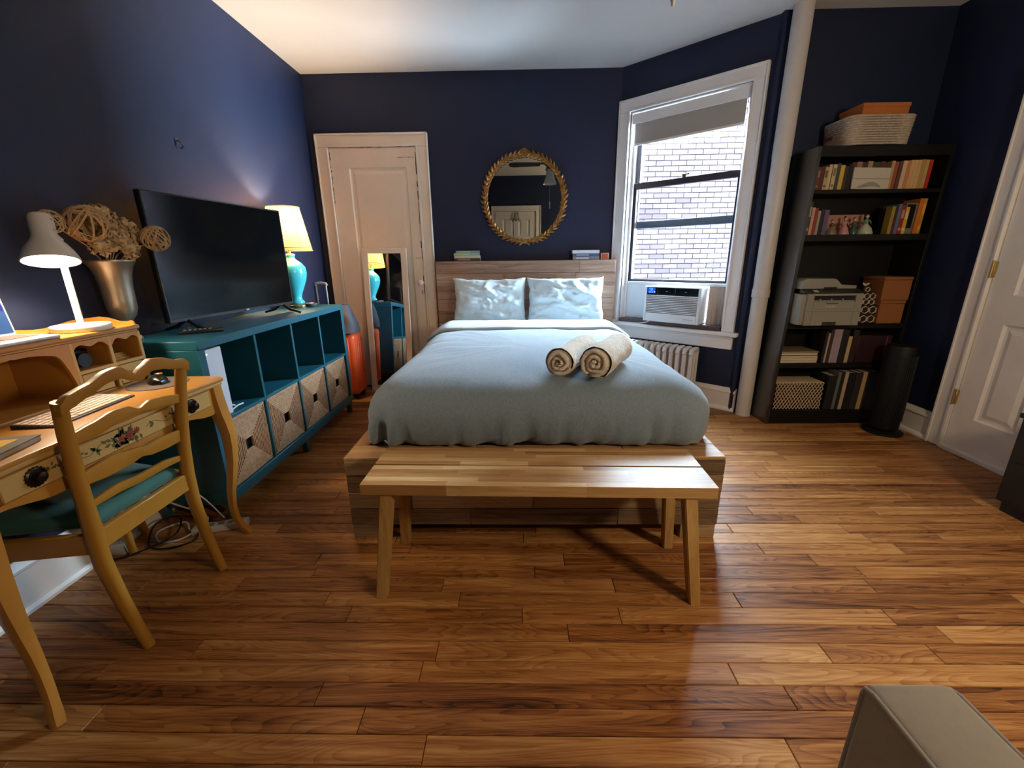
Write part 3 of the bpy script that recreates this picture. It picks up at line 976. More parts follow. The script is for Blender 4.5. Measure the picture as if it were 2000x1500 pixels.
# drawer with painted sprays and two pulls
b = BM(); box(b, -1.277, -1.268, 0.892, 1.622, 0.648, 0.712, 0.003); drawer = part('drawer', b, yel_pale, desk)
b = BM()
for (y0, y1, z0, z1) in ((0.888, 1.626, 0.645, 0.6475), (0.888, 1.626, 0.7125, 0.715), (0.888, 0.8905, 0.645, 0.715), (1.6235, 1.626, 0.645, 0.715)):
    box(b, -1.278, -1.2745, y0, y1, z0, z1)
part('gold_line', b, yel_dark, drawer, smooth=0)
iron = mat('dark_bronze', '#2e2418', rough=0.35, metal=0.8)
for py in (0.972, 1.522):
    b = BM(); Mx = Matrix.Translation((-1.268, py, 0.682)) @ Matrix.Rotation(PI/2, 4, 'Y')
    lathe(b, [(0.026, 0), (0.026, 0.003), (0.021, 0.006), (0.02, 0.003), (0.012, 0.004), (0.008, 0.012), (0.013, 0.017), (0.012, 0.022), (0.004, 0.025)], 18, M=Mx)
    for i in range(18):
        a = 2*PI*i/18; ball(b, (0.0255*math.cos(a), 0.0255*math.sin(a), 0.002), 0.003, 6, M=Mx)
    part('drawer_pull', b, iron, drawer, label='dark bronze rosette pull')
# painted flowers: thin petals and leaves
leaf_p = mat('painted_leaf', '#4c4a24', rough=0.6); rose_p = mat('painted_rose', '#8c3a1e', rough=0.6); vine_p = mat('painted_vine', '#6d4a20', rough=0.6); cream_p = mat('painted_cream', '#b5763c', rough=0.6)
def petal(bm, y, z, ln, wd, an, x=-1.2675):
    c, s = math.cos(an), math.sin(an)
    pts = [(0, 0), (ln*0.4, wd/2), (ln, 0), (ln*0.4, -wd/2)]
    prism(bm, [(y+p[0]*c-p[1]*s, z+p[0]*s+p[1]*c) for p in pts], 'x', x-0.001, x)
frg = random.Random(9)
b = BM()
for i in range(60):
    t = frg.gauss(0, 0.5); petal(b, 1.235+t*0.085, 0.680+frg.uniform(-0.02, 0.02)*(1-min(1, abs(t)*0.7)), 0.022, 0.011, frg.uniform(0, 6.3))
for s in (-1, 1):
    for i in range(9):
        petal(b, 1.255+s*(0.14+0.013*i+frg.uniform(-.004, .004)), 0.682+0.008*math.sin(i), 0.014, 0.007, frg.uniform(-0.9, 0.9)+(0 if s > 0 else PI))
    for k in range(7):
        petal(b, 1.255+s*(0.235+0.006*k), 0.69+frg.uniform(-0.01, 0.01), 0.012, 0.006, frg.uniform(0, 6))
part('painted_leaves', b, leaf_p, drawer, smooth=0, kind='stuff')
b = BM()
for (dy, dz, k) in ((0, 0, 1), (0.028, 0.004, 0.7), (-0.03, -0.003, 0.7), (-0.255, 0.004, 0.6), (0.25, 0.0, 0.6)):
    for i in range(9):
        petal(b, 1.25+dy, 0.682+dz, 0.019*k, 0.008*k, 2*PI*i/9, -1.2668)
part('painted_roses', b, rose_p, drawer, smooth=0, kind='stuff')
b = BM()
for s in (-1, 1):
    tube(b, [(-1.2678, 1.255+s*(0.06+0.02*i), 0.682+0.011*math.sin(i*1.1)) for i in range(9)], 0.0012, 5)
part('painted_vine', b, vine_p, drawer, kind='stuff')
# hutch
hz0, hz1, hx = 0.75, 0.958, -1.565
hut = BM(); box(hut, -1.79, -1.78, 0.80, 1.69, hz0, hz1)
for y0 in (0.80, 1.405, 1.5545, 1.68):
    box(hut, -1.78, hx, y0, y0+0.01, hz0, hz1)
box(hut, -1.78, hx, 1.41, 1.69, 0.838, 0.846); box(hut, -1.78, hx, 0.80, 1.69, 0.75, 0.754)
hutch = part('hutch', hut, yel, desk, smooth=0)
b = BM(); box(b, -1.79, -1.55, 0.79, 1.70, 0.958, 0.975, 0.004); part('hutch_top', b, yel, hutch)
b = BM(); box(b, -1.79, -1.556, 0.796, 1.694, 0.95, 0.958, 0.003); part('hutch_moulding', b, yel_pale, hutch)
def arch(y):          # underside of the face rail over the big opening
    t = (y-0.82)/(1.40-0.82)
    e = min(t, 1-t)
    z = 0.937-0.012*math.cos(2*PI*(t-0.5)*1.0)
    if e < 0.28: z = 0.905+0.028*math.sin(min(1, e/0.28*1.0)*PI*0.62)-(0.085*max(0, 1-e/0.07)**2)
    return z
b = BM(); prism(b, [(0.80, 0.95), (0.80, 0.76)]+[(y, arch(y)) for y in [0.82+0.58*i/60 for i in range(61)]]+[(1.405, 0.76), (1.415, 0.76), (1.415, 0.95)], 'x', hx, hx+0.01)
part('arched_rail', b, yel, hutch, smooth=0)
for a_, c_ in ((1.415, 1.5545), (1.5645, 1.69)):
    k = 24
    def sc2(t):
        return 0.932-0.012*(1-min(1, min(t, 1-t)/0.12))-0.005*math.cos(t*2*PI*2)
    b = BM(); prism(b, [(a_, 0.95)]+[(a_+(c_-a_)*i/k, sc2(i/k)) for i in range(k+1)]+[(c_, 0.95)], 'x', hx, hx+0.01); part('scalloped_rail', b, yel, hutch, smooth=0)
for y0 in (1.41, 1.5515, 1.682):
    b = BM(); box(b, hx, hx+0.011, y0, y0+0.014, 0.754, 0.95, 0.002); part('stile', b, yel_pale, hutch)
b = BM(); box(b, hx, hx+0.0115, 1.415, 1.69, 0.835, 0.848, 0.002); part('shelf_edge', b, yel_pale, hutch)
for y0 in (1.427, 1.568):
    b = BM(); box(b, hx-0.1, hx+0.008, y0, y0+0.112, 0.758, 0.832, 0.003); ball(b, (hx+0.014, y0+0.056, 0.795), 0.009, 8); part('small_drawer', b, yel_pale, hutch)
b = BM()
prism(b, [(0.80, 0.975)]+[(0.80+0.89*i/60, 0.99+0.02*math.exp(-((i/60-0.5)/0.12)**2)+0.008*math.cos(i/60*2*PI*3)) for i in range(61)]+[(1.69, 0.975)], 'x', -1.79, -1.781)
for y0 in (0.80, 1.684):
    prism(b, [(-1.781, 0.975), (-1.781, 1.0), (-1.75, 1.002), (-1.7, 1.008), (-1.66, 1.003), (-1.62, 0.99), (-1.585, 0.988), (-1.572, 0.992), (-1.562, 0.988), (-1.558, 0.975)], 'y', y0, y0+0.008)
part('gallery', b, yel, hutch, smooth=0)
# inside the hutch: a cream sheet of paper and a black camera
b = BM(); box(b, -1.7785, -1.777, 1.13, 1.27, 0.79, 0.92); solo('note_paper', b, mat('cream_paper', '#c2a45e', rough=0.8), 'cream sheet of paper standing at the back of the desk hutch opening', 'paper')
cm = thing('camera', 'small black camera in the left pigeonhole of the desk hutch', 'camera', (-1.64, 1.487, 0.846))
blk = mat('black_plastic', '#0d0d0f', rough=0.4)
b = BM(); box(b, -1.67, -1.62, 1.43, 1.535, 0.846, 0.912, 0.006); part('body', b, blk, cm)
b = BM(); cyl(b, (-1.62, 1.48, 0.876), (-1.585, 1.48, 0.876), 0.026, n=16); part('lens', b, blk, cm)
b = BM(); box(b, -1.66, -1.63, 1.465, 1.5, 0.912, 0.924, 0.003); part('viewfinder', b, mat('grey_plastic', '#55565a', rough=0.4), cm)
b = BM(); box(b, -1.74, -1.60, 1.575, 1.67, 0.846, 0.852); box(b, -1.735, -1.605, 1.578, 1.664, 0.8525, 0.862); box(b, -1.73, -1.61, 1.58, 1.66, 0.8625, 0.87); solo('note_pad', b, mat('kraft_card', '#9a6c34', rough=0.8), 'stack of brown cards in the right pigeonhole of the desk hutch', 'notepad')

# ---------------- chair at the desk
chw = mat('chair_honey_wood', '#a07026', rough=0.4, var=0.08, nscale=9, bump=0.05, bscale=70, stretch=(1, 1, 0.3), coat=0.1)
chair = thing('desk_chair', 'honey yellow ladder back chair with a teal cushion pulled up to the desk', 'chair', (-1.44, 1.25, 0))
def post(y0, ym, y1):
    b = BM()
    P_ = [(-1.233, y0, 0.0), (-1.247, y0+(ym-y0)*0.2, 0.08), (-1.262, y0+(ym-y0)*0.5, 0.2), (-1.268, ym, 0.34), (-1.266, ym, 0.45), (-1.256, ym+(y1-ym)*0.2, 0.56), (-1.243, ym+(y1-ym)*0.45, 0.67), (-1.226, ym+(y1-ym)*0.75, 0.78), (-1.209, y1, 0.868)]
    tube(b, P_, [0.0165, 0.0175, 0.0195, 0.022, 0.0225, 0.020, 0.019, 0.018, 0.0165], 8, sq=0.8)
    return b
part('rear_leg', post(1.08, 1.057, 1.03), chw, chair, smooth=50)
part('rear_leg', post(1.443, 1.425, 1.448), chw, chair, smooth=50)
def slat(name, top, bot, x, th=0.014, tilt=0.0):
    """top / bottom outlines are (y, z) lists from the near post to the far post"""
    def smooth_line(L_, n=40):
        out = []
        for i in range(n+1):
            y = L_[0][0]+(L_[-1][0]-L_[0][0])*i/n
            for (a, c) in zip(L_, L_[1:]):
                if a[0] <= y <= c[0]+1e-9:
                    t = (y-a[0])/(c[0]-a[0]); t = t*t*(3-2*t)*0.6+t*0.4
                    out.append((y, a[1]+(c[1]-a[1])*t)); break
        return out
    tp, bt = smooth_line(top), smooth_line(bot)
    b = BM(); prism(b, bt+tp[::-1], 'x', -th/2, th/2, bev=0.003)
    for v in b.verts:
        v.co.x += x+(v.co.z-tp[0][1])*tilt-0.02*(1-((v.co.y-1.24)/0.2)**2)*0.6
    part(name, b, chw, chair, smooth=50)
slat('crest_rail', [(1.015, 0.862), (1.04, 0.882), (1.1, 0.893), (1.17, 0.917), (1.205, 0.919), (1.24, 0.898), (1.262, 0.88), (1.285, 0.898), (1.32, 0.917), (1.355, 0.912), (1.42, 0.89), (1.445, 0.889), (1.465, 0.868)],
     [(1.015, 0.83), (1.05, 0.843), (1.1, 0.858), (1.17, 0.88), (1.21, 0.88), (1.25, 0.862), (1.275, 0.853), (1.32, 0.875), (1.36, 0.872), (1.42, 0.856), (1.465, 0.84)], -1.204, 0.022, 0.2)
slat('ladder_slat', [(1.045, 0.77), (1.113, 0.777), (1.18, 0.788), (1.232, 0.785), (1.272, 0.763), (1.316, 0.779), (1.368, 0.773), (1.44, 0.759)],
     [(1.045, 0.737), (1.123, 0.733), (1.2, 0.744), (1.272, 0.748), (1.34, 0.741), (1.44, 0.73)], -1.225, 0.014, 0.15)
slat('ladder_slat', [(1.05, 0.642), (1.163, 0.648), (1.241, 0.637), (1.282, 0.626), (1.34, 0.632), (1.44, 0.628)],
     [(1.05, 0.604), (1.145, 0.592), (1.21, 0.59), (1.262, 0.597), (1.3, 0.586), (1.36, 0.582), (1.44, 0.586)], -1.246, 0.014, 0.1)
slat('ladder_slat', [(1.055, 0.545), (1.16, 0.552), (1.25, 0.54), (1.34, 0.541), (1.43, 0.527)], [(1.055, 0.525), (1.15, 0.522), (1.25, 0.512), (1.35, 0.512), (1.43, 0.508)], -1.258, 0.014, 0.1)
b = BM(); box(b, -1.279, -1.257, 1.07, 1.415, 0.385, 0.452, 0.004); part('seat_rail', b, chw, chair)
b = BM(); prism(b, [(-1.27, 1.04), (-1.27, 1.062), (-1.69, 0.998), (-1.69, 0.972)], 'z', 0.385, 0.45, bev=0.004); part('seat_rail', b, chw, chair)
b = BM(); prism(b, [(-1.27, 1.42), (-1.27, 1.442), (-1.69, 1.53), (-1.69, 1.505)], 'z', 0.385, 0.45, bev=0.004); part('seat_rail', b, chw, chair)
b = BM(); box(b, -1.7, -1.676, 0.99, 1.512, 0.385, 0.45, 0.004); part('seat_rail', b, chw, chair)
for cy in (0.988, 1.516):
    b = BM(); tube(b, [(-1.682, cy, 0.455), (-1.684, cy, 0.36), (-1.68, cy, 0.2), (-1.684, cy+(0.01 if cy > 1.2 else -0.01), 0.08), (-1.69, cy+(0.02 if cy > 1.2 else -0.02), 0.0)], [0.021, 0.022, 0.018, 0.015, 0.015], 8, sq=0.7); part('front_leg', b, chw, chair, smooth=50)
teal_c = mat('teal_velvet', '#2c5c52', rough=0.8, sheen=0.15, var=0.12, nscale=8, bump=0.1, bscale=300)
b = BM(); rows = []
for (ins, z) in ((0.006, 0.447), (0.0, 0.455), (0.0, 0.468), (0.006, 0.482), (0.02, 0.492), (0.06, 0.501), (0.12, 0.506), (0.2, 0.507)):
    k = []
    c0 = [(-1.283, 1.085), (-1.283, 1.4), (-1.672, 1.497), (-1.672, 1.005)]
    ctr = (-1.47, 1.247)
    for i in range(4):
        p, q = c0[i], c0[(i+1) % 4]
        for t in range(10):
            x, y = p[0]+(q[0]-p[0])*t/10, p[1]+(q[1]-p[1])*t/10
            dx, dy = x-ctr[0], y-ctr[1]; l = math.hypot(dx, dy)
            f = max(0.02, 1-ins/0.21)
            k.append((ctr[0]+dx*f, ctr[1]+dy*f, z))
    rows.append(k)
V = sheet(b, rows, True); b.faces.new(V[-1]); b.faces.new(V[0][::-1])
part('seat_cushion', b, teal_c, chair, smooth=60, label='teal velvet seat cushion')

# ---------------- things on the desk
alu = mat('aluminium', '#b9b9bd', rough=0.35, metal=0.6)
kb = thing('keyboard', 'slim computer keyboard with pale keys lying on the yellow desk top', 'keyboard', (-1.447, 1.285, 0.75), 0)
Mk = Matrix.Translation((-1.447, 1.285, 0.75)) @ Matrix.Rotation(0.1, 4, 'Z')
b = BM(); prism(b, [(-0.062, 0.012), (-0.062, 0), (0.062, 0), (0.062, 0.005)], 'y', -0.152, 0.152, M=Mk, bev=0.0015); part('case', b, mat('dark_aluminium', '#3b3234', rough=0.4, metal=0.3), kb)
b = BM()
for r_ in range(6):
    n = 14
    for c_ in range(n):
        if r_ == 5 and 3 < c_ < 9: continue
        y0 = -0.148+c_*0.0212; x0 = -0.056+r_*0.0188; z = 0.0118-0.058*(x0+0.062)
        box(b, x0, x0+0.0158, y0, y0+0.018, z, z+0.003, M=Mk)
box(b, 0.038, 0.054, -0.06, 0.04, 0.0062, 0.009, M=Mk)
part('keys', b, mat('key_caps', '#c8b2a4', rough=0.5), kb, smooth=0, kind='stuff')
b = BM(); lathe(b, [(0.1, 0), (0.101, 0.001), (0.1, 0.003)], 40, (-1.445, 1.60, 0.75)); solo('mouse_pad', b, mat('grey_brown_pad', '#5e5049', rough=0.9), 'round grey mouse pad on the far end of the desk', 'mouse pad')
mo = thing('mouse', 'dark computer mouse with a gold top button on the round pad', 'mouse', (-1.452, 1.607, 0.753))
b = BM()
rows = []
for i in range(9):
    t = i/8; yy = -0.052+0.104*t; hw = 0.03*(1-abs(2*t-1)**3)**0.5+0.002; hh = 0.034*math.sin(PI*(0.12+0.8*t))**0.8
    rows.append([(hw*math.cos(PI*j/10), yy, 0.002+hh*max(0.0, math.sin(PI*j/10))**0.7) for j in range(11)])
V = sheet(b, rows, M=Matrix.Translation((-1.452, 1.607, 0.752)) @ Matrix.Rotation(0.9, 4, 'Z'))
bmesh.ops.contextual_create(b, geom=[e for e in b.edges if e.is_boundary]); part('shell', b, mat('mouse_black', '#15130f', rough=0.25), mo, smooth=60)
b = BM(); box(b, -1.466, -1.442, 1.612, 1.632, 0.784, 0.789, 0.003); part('button', b, mat('gold_plastic', '#b8862e', rough=0.3, metal=0.4), mo)
bk = thing('notebook', 'grey notebook with a yellow motif on the near end of the desk', 'notebook', (-1.36, 0.96, 0.75), 0.25)
b = BM(); box(b, -0.06, 0.06, -0.1, 0.085, 0, 0.012, 0.001); part('pages', b, mat('grey_pages', '#9b968e', rough=0.8), bk, local=True)
b = BM(); box(b, -0.062, 0.062, -0.1, 0.087, 0.0122, 0.0152, 0.001); part('cover', b, mat('grey_cover', '#5a5046', rough=0.7), bk, local=True)
b = BM(); box(b, -0.02, 0.03, -0.02, 0.06, 0.0152, 0.0158); part('cover_motif', b, mat('yellow_print', '#c89a2c', rough=0.7), bk, local=True)
# laptop on the hutch
lp = thing('laptop', 'open silver laptop on top of the desk hutch with a blue screen', 'laptop', (-1.63, 1.215, 0.975))
b = BM(); box(b, -1.72, -1.55, 1.08, 1.395, 0.975, 0.988, 0.004); part('base', b, alu, lp)
b = BM(); box(b, -1.69, -1.6, 1.10, 1.375, 0.9882, 0.9892); part('keyboard', b, mat('laptop_keys', '#7c5f58', rough=0.5), lp)
Ml = Matrix.Translation((-1.706, 1.2425, 0.982)) @ Matrix.Rotation(-0.12, 4, 'Y')
b = BM(); box(b, -0.006, 0, -0.157, 0.157, 0, 0.215, 0.002, Ml); lid = part('lid', b, alu, lp)
scr = mat('laptop_picture', '#16283f', rough=0.35, spec=0.2, emit='#3a6cae', estr=0.3)
b = BM(); box(b, 0.0002, 0.001, -0.15, 0.15, 0.012, 0.207, 0, Ml); part('screen', b, scr, lid)
b = BM(); box(b, 0.001, 0.0014, 0.128, 0.15, 0.085, 0.107, 0, Ml); part('screen_window', b, mat('screen_navy', '#0c1040', rough=0.35, spec=0.2, emit='#2a2f9a', estr=0.3), lid)

# desk lamp
lw = mat('lamp_white', '#d2ccc6', rough=0.4)
bulb = mat('warm_bulb', '#fff4e0', emit='#fff0dc', estr=10.0)
dl = thing('desk_lamp', 'white desk lamp with a bell shade lit on top of the desk hutch', 'lamp', (-1.635, 1.55, 0.975))
LX, LY = -1.635, 1.55
b = BM(); lathe(b, [(0.083, 0), (0.086, 0.003), (0.086, 0.018), (0.083, 0.022), (0.02, 0.024), (0.012, 0.03)], 36, (LX, LY, 0.975)); part('base', b, lw, dl, smooth=50)
b = BM(); box(b, LX+0.03, LX+0.062, LY+0.01, LY+0.05, 0.997, 0.9985); part('touch_panel', b, mat('lamp_grey', '#6a6a6a', rough=0.4), dl)
b = BM(); cyl(b, (LX, LY, 0.99), (LX+0.003, LY, 1.30), 0.0105, n=14); part('pole', b, lw, dl)
HC = Vector((-1.615, 1.497, 1.222))
Mh = Matrix.Translation(HC) @ Matrix.Rotation(-0.22, 4, 'X') @ Matrix.Rotation(-0.20, 4, 'Y')
b = BM()
pr = [(0.076, 0.0), (0.0755, 0.006), (0.071, 0.02), (0.063, 0.038), (0.053, 0.055), (0.042, 0.07), (0.0345, 0.084), (0.0325, 0.1), (0.032, 0.152), (0.028, 0.161), (0.015, 0.165)]
lathe(b, pr, 36, M=Mh, cap0=False)
lathe(b, [(r-0.003, max(0.0, z-0.002)) for r, z in pr], 36, M=Mh, cap0=False)
head_ = part('shade', b, lw, dl, smooth=50)
b = BM(); lathe(b, [(0.068, 0.012), (0.05, 0.016), (0.02, 0.018)], 28, M=Mh); part('diffuser', b, bulb, dl, smooth=50)
b = BM()
for z in (0.105, 0.14):
    ball(b, (0.036, 0.004, z), 0.004, 8, M=Mh)
cyl(b, (-0.01, 0.036, 0.11), (-0.01, 0.062, 0.09), 0.009, n=10, M=Mh)
part('swivel', b, lw, dl)
lo = light('desk_lamp_light', 'SPOT', Mh @ Vector((0, 0, 0.006)), 14, (1.0, 0.78, 0.50), 0.05, spot_size=2.75, spot_blend=0.5)
lo.rotation_euler = Mh.to_euler()
# ================================================================ teal cube shelf
teal = mat('teal_paint', '#104c5b', rough=0.42, var=0.05, nscale=5, bump=0.05, bscale=40)
teal_shaded = mat('teal_paint_inside', '#0c3d4b', rough=0.5, var=0.05, nscale=5)  # darker copy of the teal; the shade inside the cubes is in its colour
teal_d = mat('dark_teal_leg', '#2a4a52', rough=0.5)
CX0, CX1, CY0, CY1, CZ0, CZ1 = -1.785, -1.392, 1.775, 3.335, 0.105, 0.885
cab = thing('cube_shelf', 'teal painted eight cube shelf unit along the left wall holding woven bins', 'shelf', (-1.59, 2.555, 0))
b = BM(); box(b, CX0, CX1, CY0, CY1, CZ1-0.04, CZ1, 0.003); part('top_board', b, teal, cab)
b = BM(); box(b, CX0, CX1, CY0, CY1, CZ0, CZ0+0.04, 0.003); part('bottom_board', b, teal, cab)
for y in (CY0, CY1-0.04):
    b = BM(); box(b, CX0, CX1-0.0005, y, y+0.04, CZ0+0.04, CZ1-0.04, 0.002); part('side_panel', b, teal, cab)
iw = (CY1-CY0-0.08)/4
ZM = 0.495
for i in (1, 2, 3):
    y = CY0+0.04+iw*i
    b = BM(); box(b, CX0+0.01, CX1-0.004, y-0.009, y+0.009, CZ0+0.04, CZ1-0.04, 0.002); part('divider', b, teal, cab)
for i in range(4):
    y0, y1 = CY0+0.04+iw*i+0.009*(i > 0), CY0+0.04+iw*(i+1)-0.009*(i < 3)
    b = BM(); box(b, CX0+0.01, CX1-0.004, y0, y1, ZM-0.009, ZM+0.009, 0.002); part('shelf_board', b, teal, cab)
b = BM(); box(b, CX0+0.002, CX0+0.01, CY0+0.02, CY1-0.02, CZ0+0.02, CZ1-0.02); part('back_panel', b, teal_shaded, cab)
b = BM()
box(b, CX1-0.045, CX1-0.012, CY0+0.012, CY1-0.012, 0.078, 0.105, 0.002); box(b, CX0+0.012, CX0+0.045, CY0+0.012, CY1-0.012, 0.078, 0.105, 0.002)
box(b, CX0+0.045, CX1-0.045, CY0+0.012, CY0+0.045, 0.078, 0.105, 0.002); box(b, CX0+0.045, CX1-0.045, CY1-0.045, CY1-0.012, 0.078, 0.105, 0.002)
part('leg_frame', b, teal_d, cab)
for x in (CX0+0.03, CX1-0.03):
    for y in (CY0+0.03, CY1-0.03, 2.555):
        b = BM(); box(b, x-0.017, x+0.017, y-0.017, y+0.017, 0, 0.078, 0.003); part('leg', b, teal_d, cab)

# woven bins: rows of plaited strand around the front, square hand hole
weave = mat('woven_grass', '#957354', rough=0.85, var=0.3, nscale=55, bump=0.5, bscale=160)
weave2 = mat('woven_grass_seam', '#8d6d4c', rough=0.85, var=0.3, nscale=55, bump=0.5, bscale=160)
hole_shade = mat('dark_hole', '#15110d', rough=0.9)
def bin_(label, y0, y1):
    z0, z1 = CZ0+0.042, ZM-0.02
    x1 = CX1-0.012; x0 = CX0+0.04
    t = thing('woven_bin', label, 'basket', (x1-0.15, (y0+y1)/2, z0), 0, 'woven bins in the teal shelf')
    cy, cz = (y0+y1)/2, (z0+z1)/2-0.0
    hh = 0.03
    b = BM()
    # front as four mitred fields round the hand hole, each of ribs running its own way
    rb = random.Random(int(y0*100))
    N_ = 12
    def rib(p, q, r):
        d = rb.uniform(-0.001, 0.001)
        tube(b, [(x1-0.006+d, p[0], p[1]), (x1-0.005+d, (p[0]+q[0])/2, (p[1]+q[1])/2), (x1-0.006+d, q[0], q[1])], r, 5)
    Ly, Lz = (y1-y0)/2, (z1-z0)/2
    for i in range(N_):
        f = (i+0.5)/N_
        hy, hz = hh+(Ly-hh)*f, hh+(Lz-hh)*f
        r = (Ly-hh)/N_*0.56
        for s in (-1, 1):
            rib((cy-hy, cz+s*hz), (cy+hy, cz+s*hz), r)
            rib((cy+s*hy, cz-hz), (cy+s*hy, cz+hz), r)
    part('front_weave', b, weave, t, smooth=60)
    b = BM()
    box(b, x1-0.012, x1-0.007, y0, cy-hh, z0, z1); box(b, x1-0.012, x1-0.007, cy+hh, y1, z0, z1)
    box(b, x1-0.012, x1-0.007, cy-hh, cy+hh, z0, cz-hh); box(b, x1-0.012, x1-0.007, cy-hh, cy+hh, cz+hh, z1)
    for yy in (y0, y1-0.006): box(b, x0, x1-0.012, yy, yy+0.006, z0, z1)
    box(b, x0, x0+0.006, y0, y1, z0, z1); box(b, x0, x1-0.012, y0, y1, z0, z0+0.006)
    part('walls', b, weave2, t, smooth=0)
    b = BM(); box(b, x1-0.03, x1-0.026, cy-hh-0.01, cy+hh+0.01, cz-hh-0.01, cz+hh+0.01); part('lining', b, hole_shade, t, smooth=0)  # dark plate behind the hand hole; the bin's inner shade as a colour
    b = BM(); tube(b, [(x1-0.006, y0+0.004, z1), (x1-0.006, y1-0.004, z1), (x0+0.006, y1-0.004, z1), (x0+0.006, y0+0.004, z1)], 0.008, 6, closed=True); part('rim', b, weave, t, smooth=60)
lab = ['woven grass bin nearest the desk in the teal shelf, below a white cable', 'woven grass bin second from the desk in the teal shelf', 'woven grass bin second from the suitcase in the teal shelf', 'woven grass bin at the suitcase end of the teal shelf']
for i in range(4):
    y0 = CY0+0.04+iw*i+0.013; y1 = CY0+0.04+iw*(i+1)-0.013
    bin_(lab[i], y0, y1)
# white slab-like box in the first cube
b = BM(); box(b, -1.45, -1.41, 1.822, 1.94, ZM+0.0095, 0.835, 0.006, seg=2)
rt_ = solo('modem_box', b, mat('white_plastic', '#b4bac3', rough=0.35), 'upright white plastic box in the first cube of the teal shelf', 'modem')
b = BM(); ball(b, (-1.4095, 1.84, 0.815), 0.003, 6); part('status_light', b, mat('led', '#ffffff', emit='#ffffff', estr=2), rt_)
b = BM(); tube(b, [(-1.45, 1.87+0.02*i, 0.512+0.012*math.sin(i*1.3)) for i in range(8)], 0.004, 6); 
tube(b, [(-1.42, 1.93, 0.513), (-1.41, 1.98, 0.528), (-1.42, 2.03, 0.52), (-1.44, 2.0, 0.513)], 0.004, 6)
solo('cable_end', b, mat('white_cable', '#c4c4c4', rough=0.5), 'short white cable lying in the first cube above the woven bin', 'cable')

# ---------------- television
tv = thing('television', 'large flat black television standing on the teal shelf in front of the lamp', 'television', (-1.59, 2.425, 0.885))
A_, B_ = Vector((-1.645, 1.965, 0)), Vector((-1.538, 2.885, 0))
ux = (B_-A_).normalized(); nn = Vector((ux.y, -ux.x, 0))   # nn points into the room
Mt = Matrix(((ux.x, nn.x, 0, A_.x), (ux.y, nn.y, 0, A_.y), (0, 0, 1, 0), (0, 0, 0, 1)))
LW = (B_-A_).length
gl = mat('tv_glass', '#050607', rough=0.13, spec=0.3)
bz = mat('tv_bezel', '#0b0b0c', rough=0.35)
b = BM(); box(b, 0, LW, -0.03, 0.0, 0.938, 1.522, 0.004, Mt); box(b, 0.15, LW-0.15, -0.06, -0.03, 1.0, 1.35, 0.01, Mt); part('housing', b, bz, tv)
b = BM()
for d in ((0, LW, 0.0, 0.004, 0.938, 0.954), (0, LW, 0.0, 0.004, 1.514, 1.522), (0, 0.008, 0.0, 0.004, 0.954, 1.514), (LW-0.008, LW, 0.0, 0.004, 0.954, 1.514)):
    box(b, *d, 0.001, Mt)
part('bezel', b, bz, tv)
b = BM(); box(b, 0.008, LW-0.008, 0.0, 0.0015, 0.954, 1.514, 0, Mt); part('screen', b, gl, tv, smooth=0)
b = BM()
for k in range(2):
    box(b, LW/2+0.03+k*0.012, LW/2+0.039+k*0.012, 0.004, 0.0045, 0.942, 0.951, 0, Mt)
part('brand_mark', b, mat('grey_mark', '#9a9a9a', rough=0.4), tv, smooth=0)
for x in (0.1, LW-0.1):
    for s in (-1, 1):
        b = BM(); tube(b, [(x, -0.012, 0.945), (x, s*0.055-0.01, 0.91), (x, s*0.125-0.01, 0.8915)], [0.010, 0.009, 0.0065], 8, M=Mt); part('foot', b, bz, tv)
rem = thing('remote_control', 'black remote control on the teal shelf in front of the television', 'remote', (-1.545, 2.02, 0.885), -0.95)
b = BM(); box(b, -0.022, 0.022, -0.09, 0.09, 0, 0.018, 0.006, seg=2); part('body', b, blk, rem, local=True)
b = BM()
for i in range(6):
    for j in range(3):
        box(b, -0.015+j*0.012, -0.007+j*0.012, -0.07+i*0.02, -0.058+i*0.02, 0.018, 0.0195)
part('buttons', b, mat('button_grey', '#8a8a88', rough=0.5), rem, smooth=0, local=True, kind='stuff')
# ---------------- table lamp behind the television
TL = (-1.655, 3.165)
tl = thing('table_lamp', 'lit table lamp with turquoise vase body and cream shade behind the television', 'lamp', (TL[0], TL[1], 0.885))
b = BM(); lathe(b, [(0.068, 0), (0.07, 0.004), (0.07, 0.016), (0.062, 0.022), (0.05, 0.024)], 32, (*TL, 0.885)); part('base', b, mat('brass_base', '#b89a6a', rough=0.25, metal=0.9), tl)
aqua = mat('turquoise_glaze', '#3fa9b3', rough=0.12, spec=0.6, coat=0.5)
b = BM(); lathe(b, [(0.05, 0.024), (0.055, 0.028), (0.0538, 0.04), (0.0416, 0.055), (0.0403, 0.075), (0.0469, 0.1), (0.069, 0.15), (0.0883, 0.2), (0.0966, 0.245), (0.0911, 0.285), (0.069, 0.315), (0.0414, 0.335), (0.0322, 0.345), (0.0306, 0.358), (0.0357, 0.368), (0.032, 0.376), (0.015, 0.38)], 32, (*TL, 0.885)); part('body', b, aqua, tl, smooth=60)
b = BM(); cyl(b, (*TL, 1.26), (*TL, 1.36), 0.011, n=12); lathe(b, [(0.016, 0), (0.018, 0.03), (0.012, 0.035)], 12, (*TL, 1.335)); part('socket', b, brass, tl)
sh = shade_cloth('lamp_shade_cloth', '#dbb067', 0.24)
SB, ST, Z0_, Z1_ = 0.155, 0.105, 1.285, 1.575
b = BM(); lathe(b, [(SB, Z0_), (ST+(SB-ST)*0.4, Z0_+(Z1_-Z0_)*0.6), (ST, Z1_)], 40, (*TL, 0), cap0=False, cap1=False)
shade_o = part('lamp_shade', b, sh, tl, smooth=60)
b = BM()
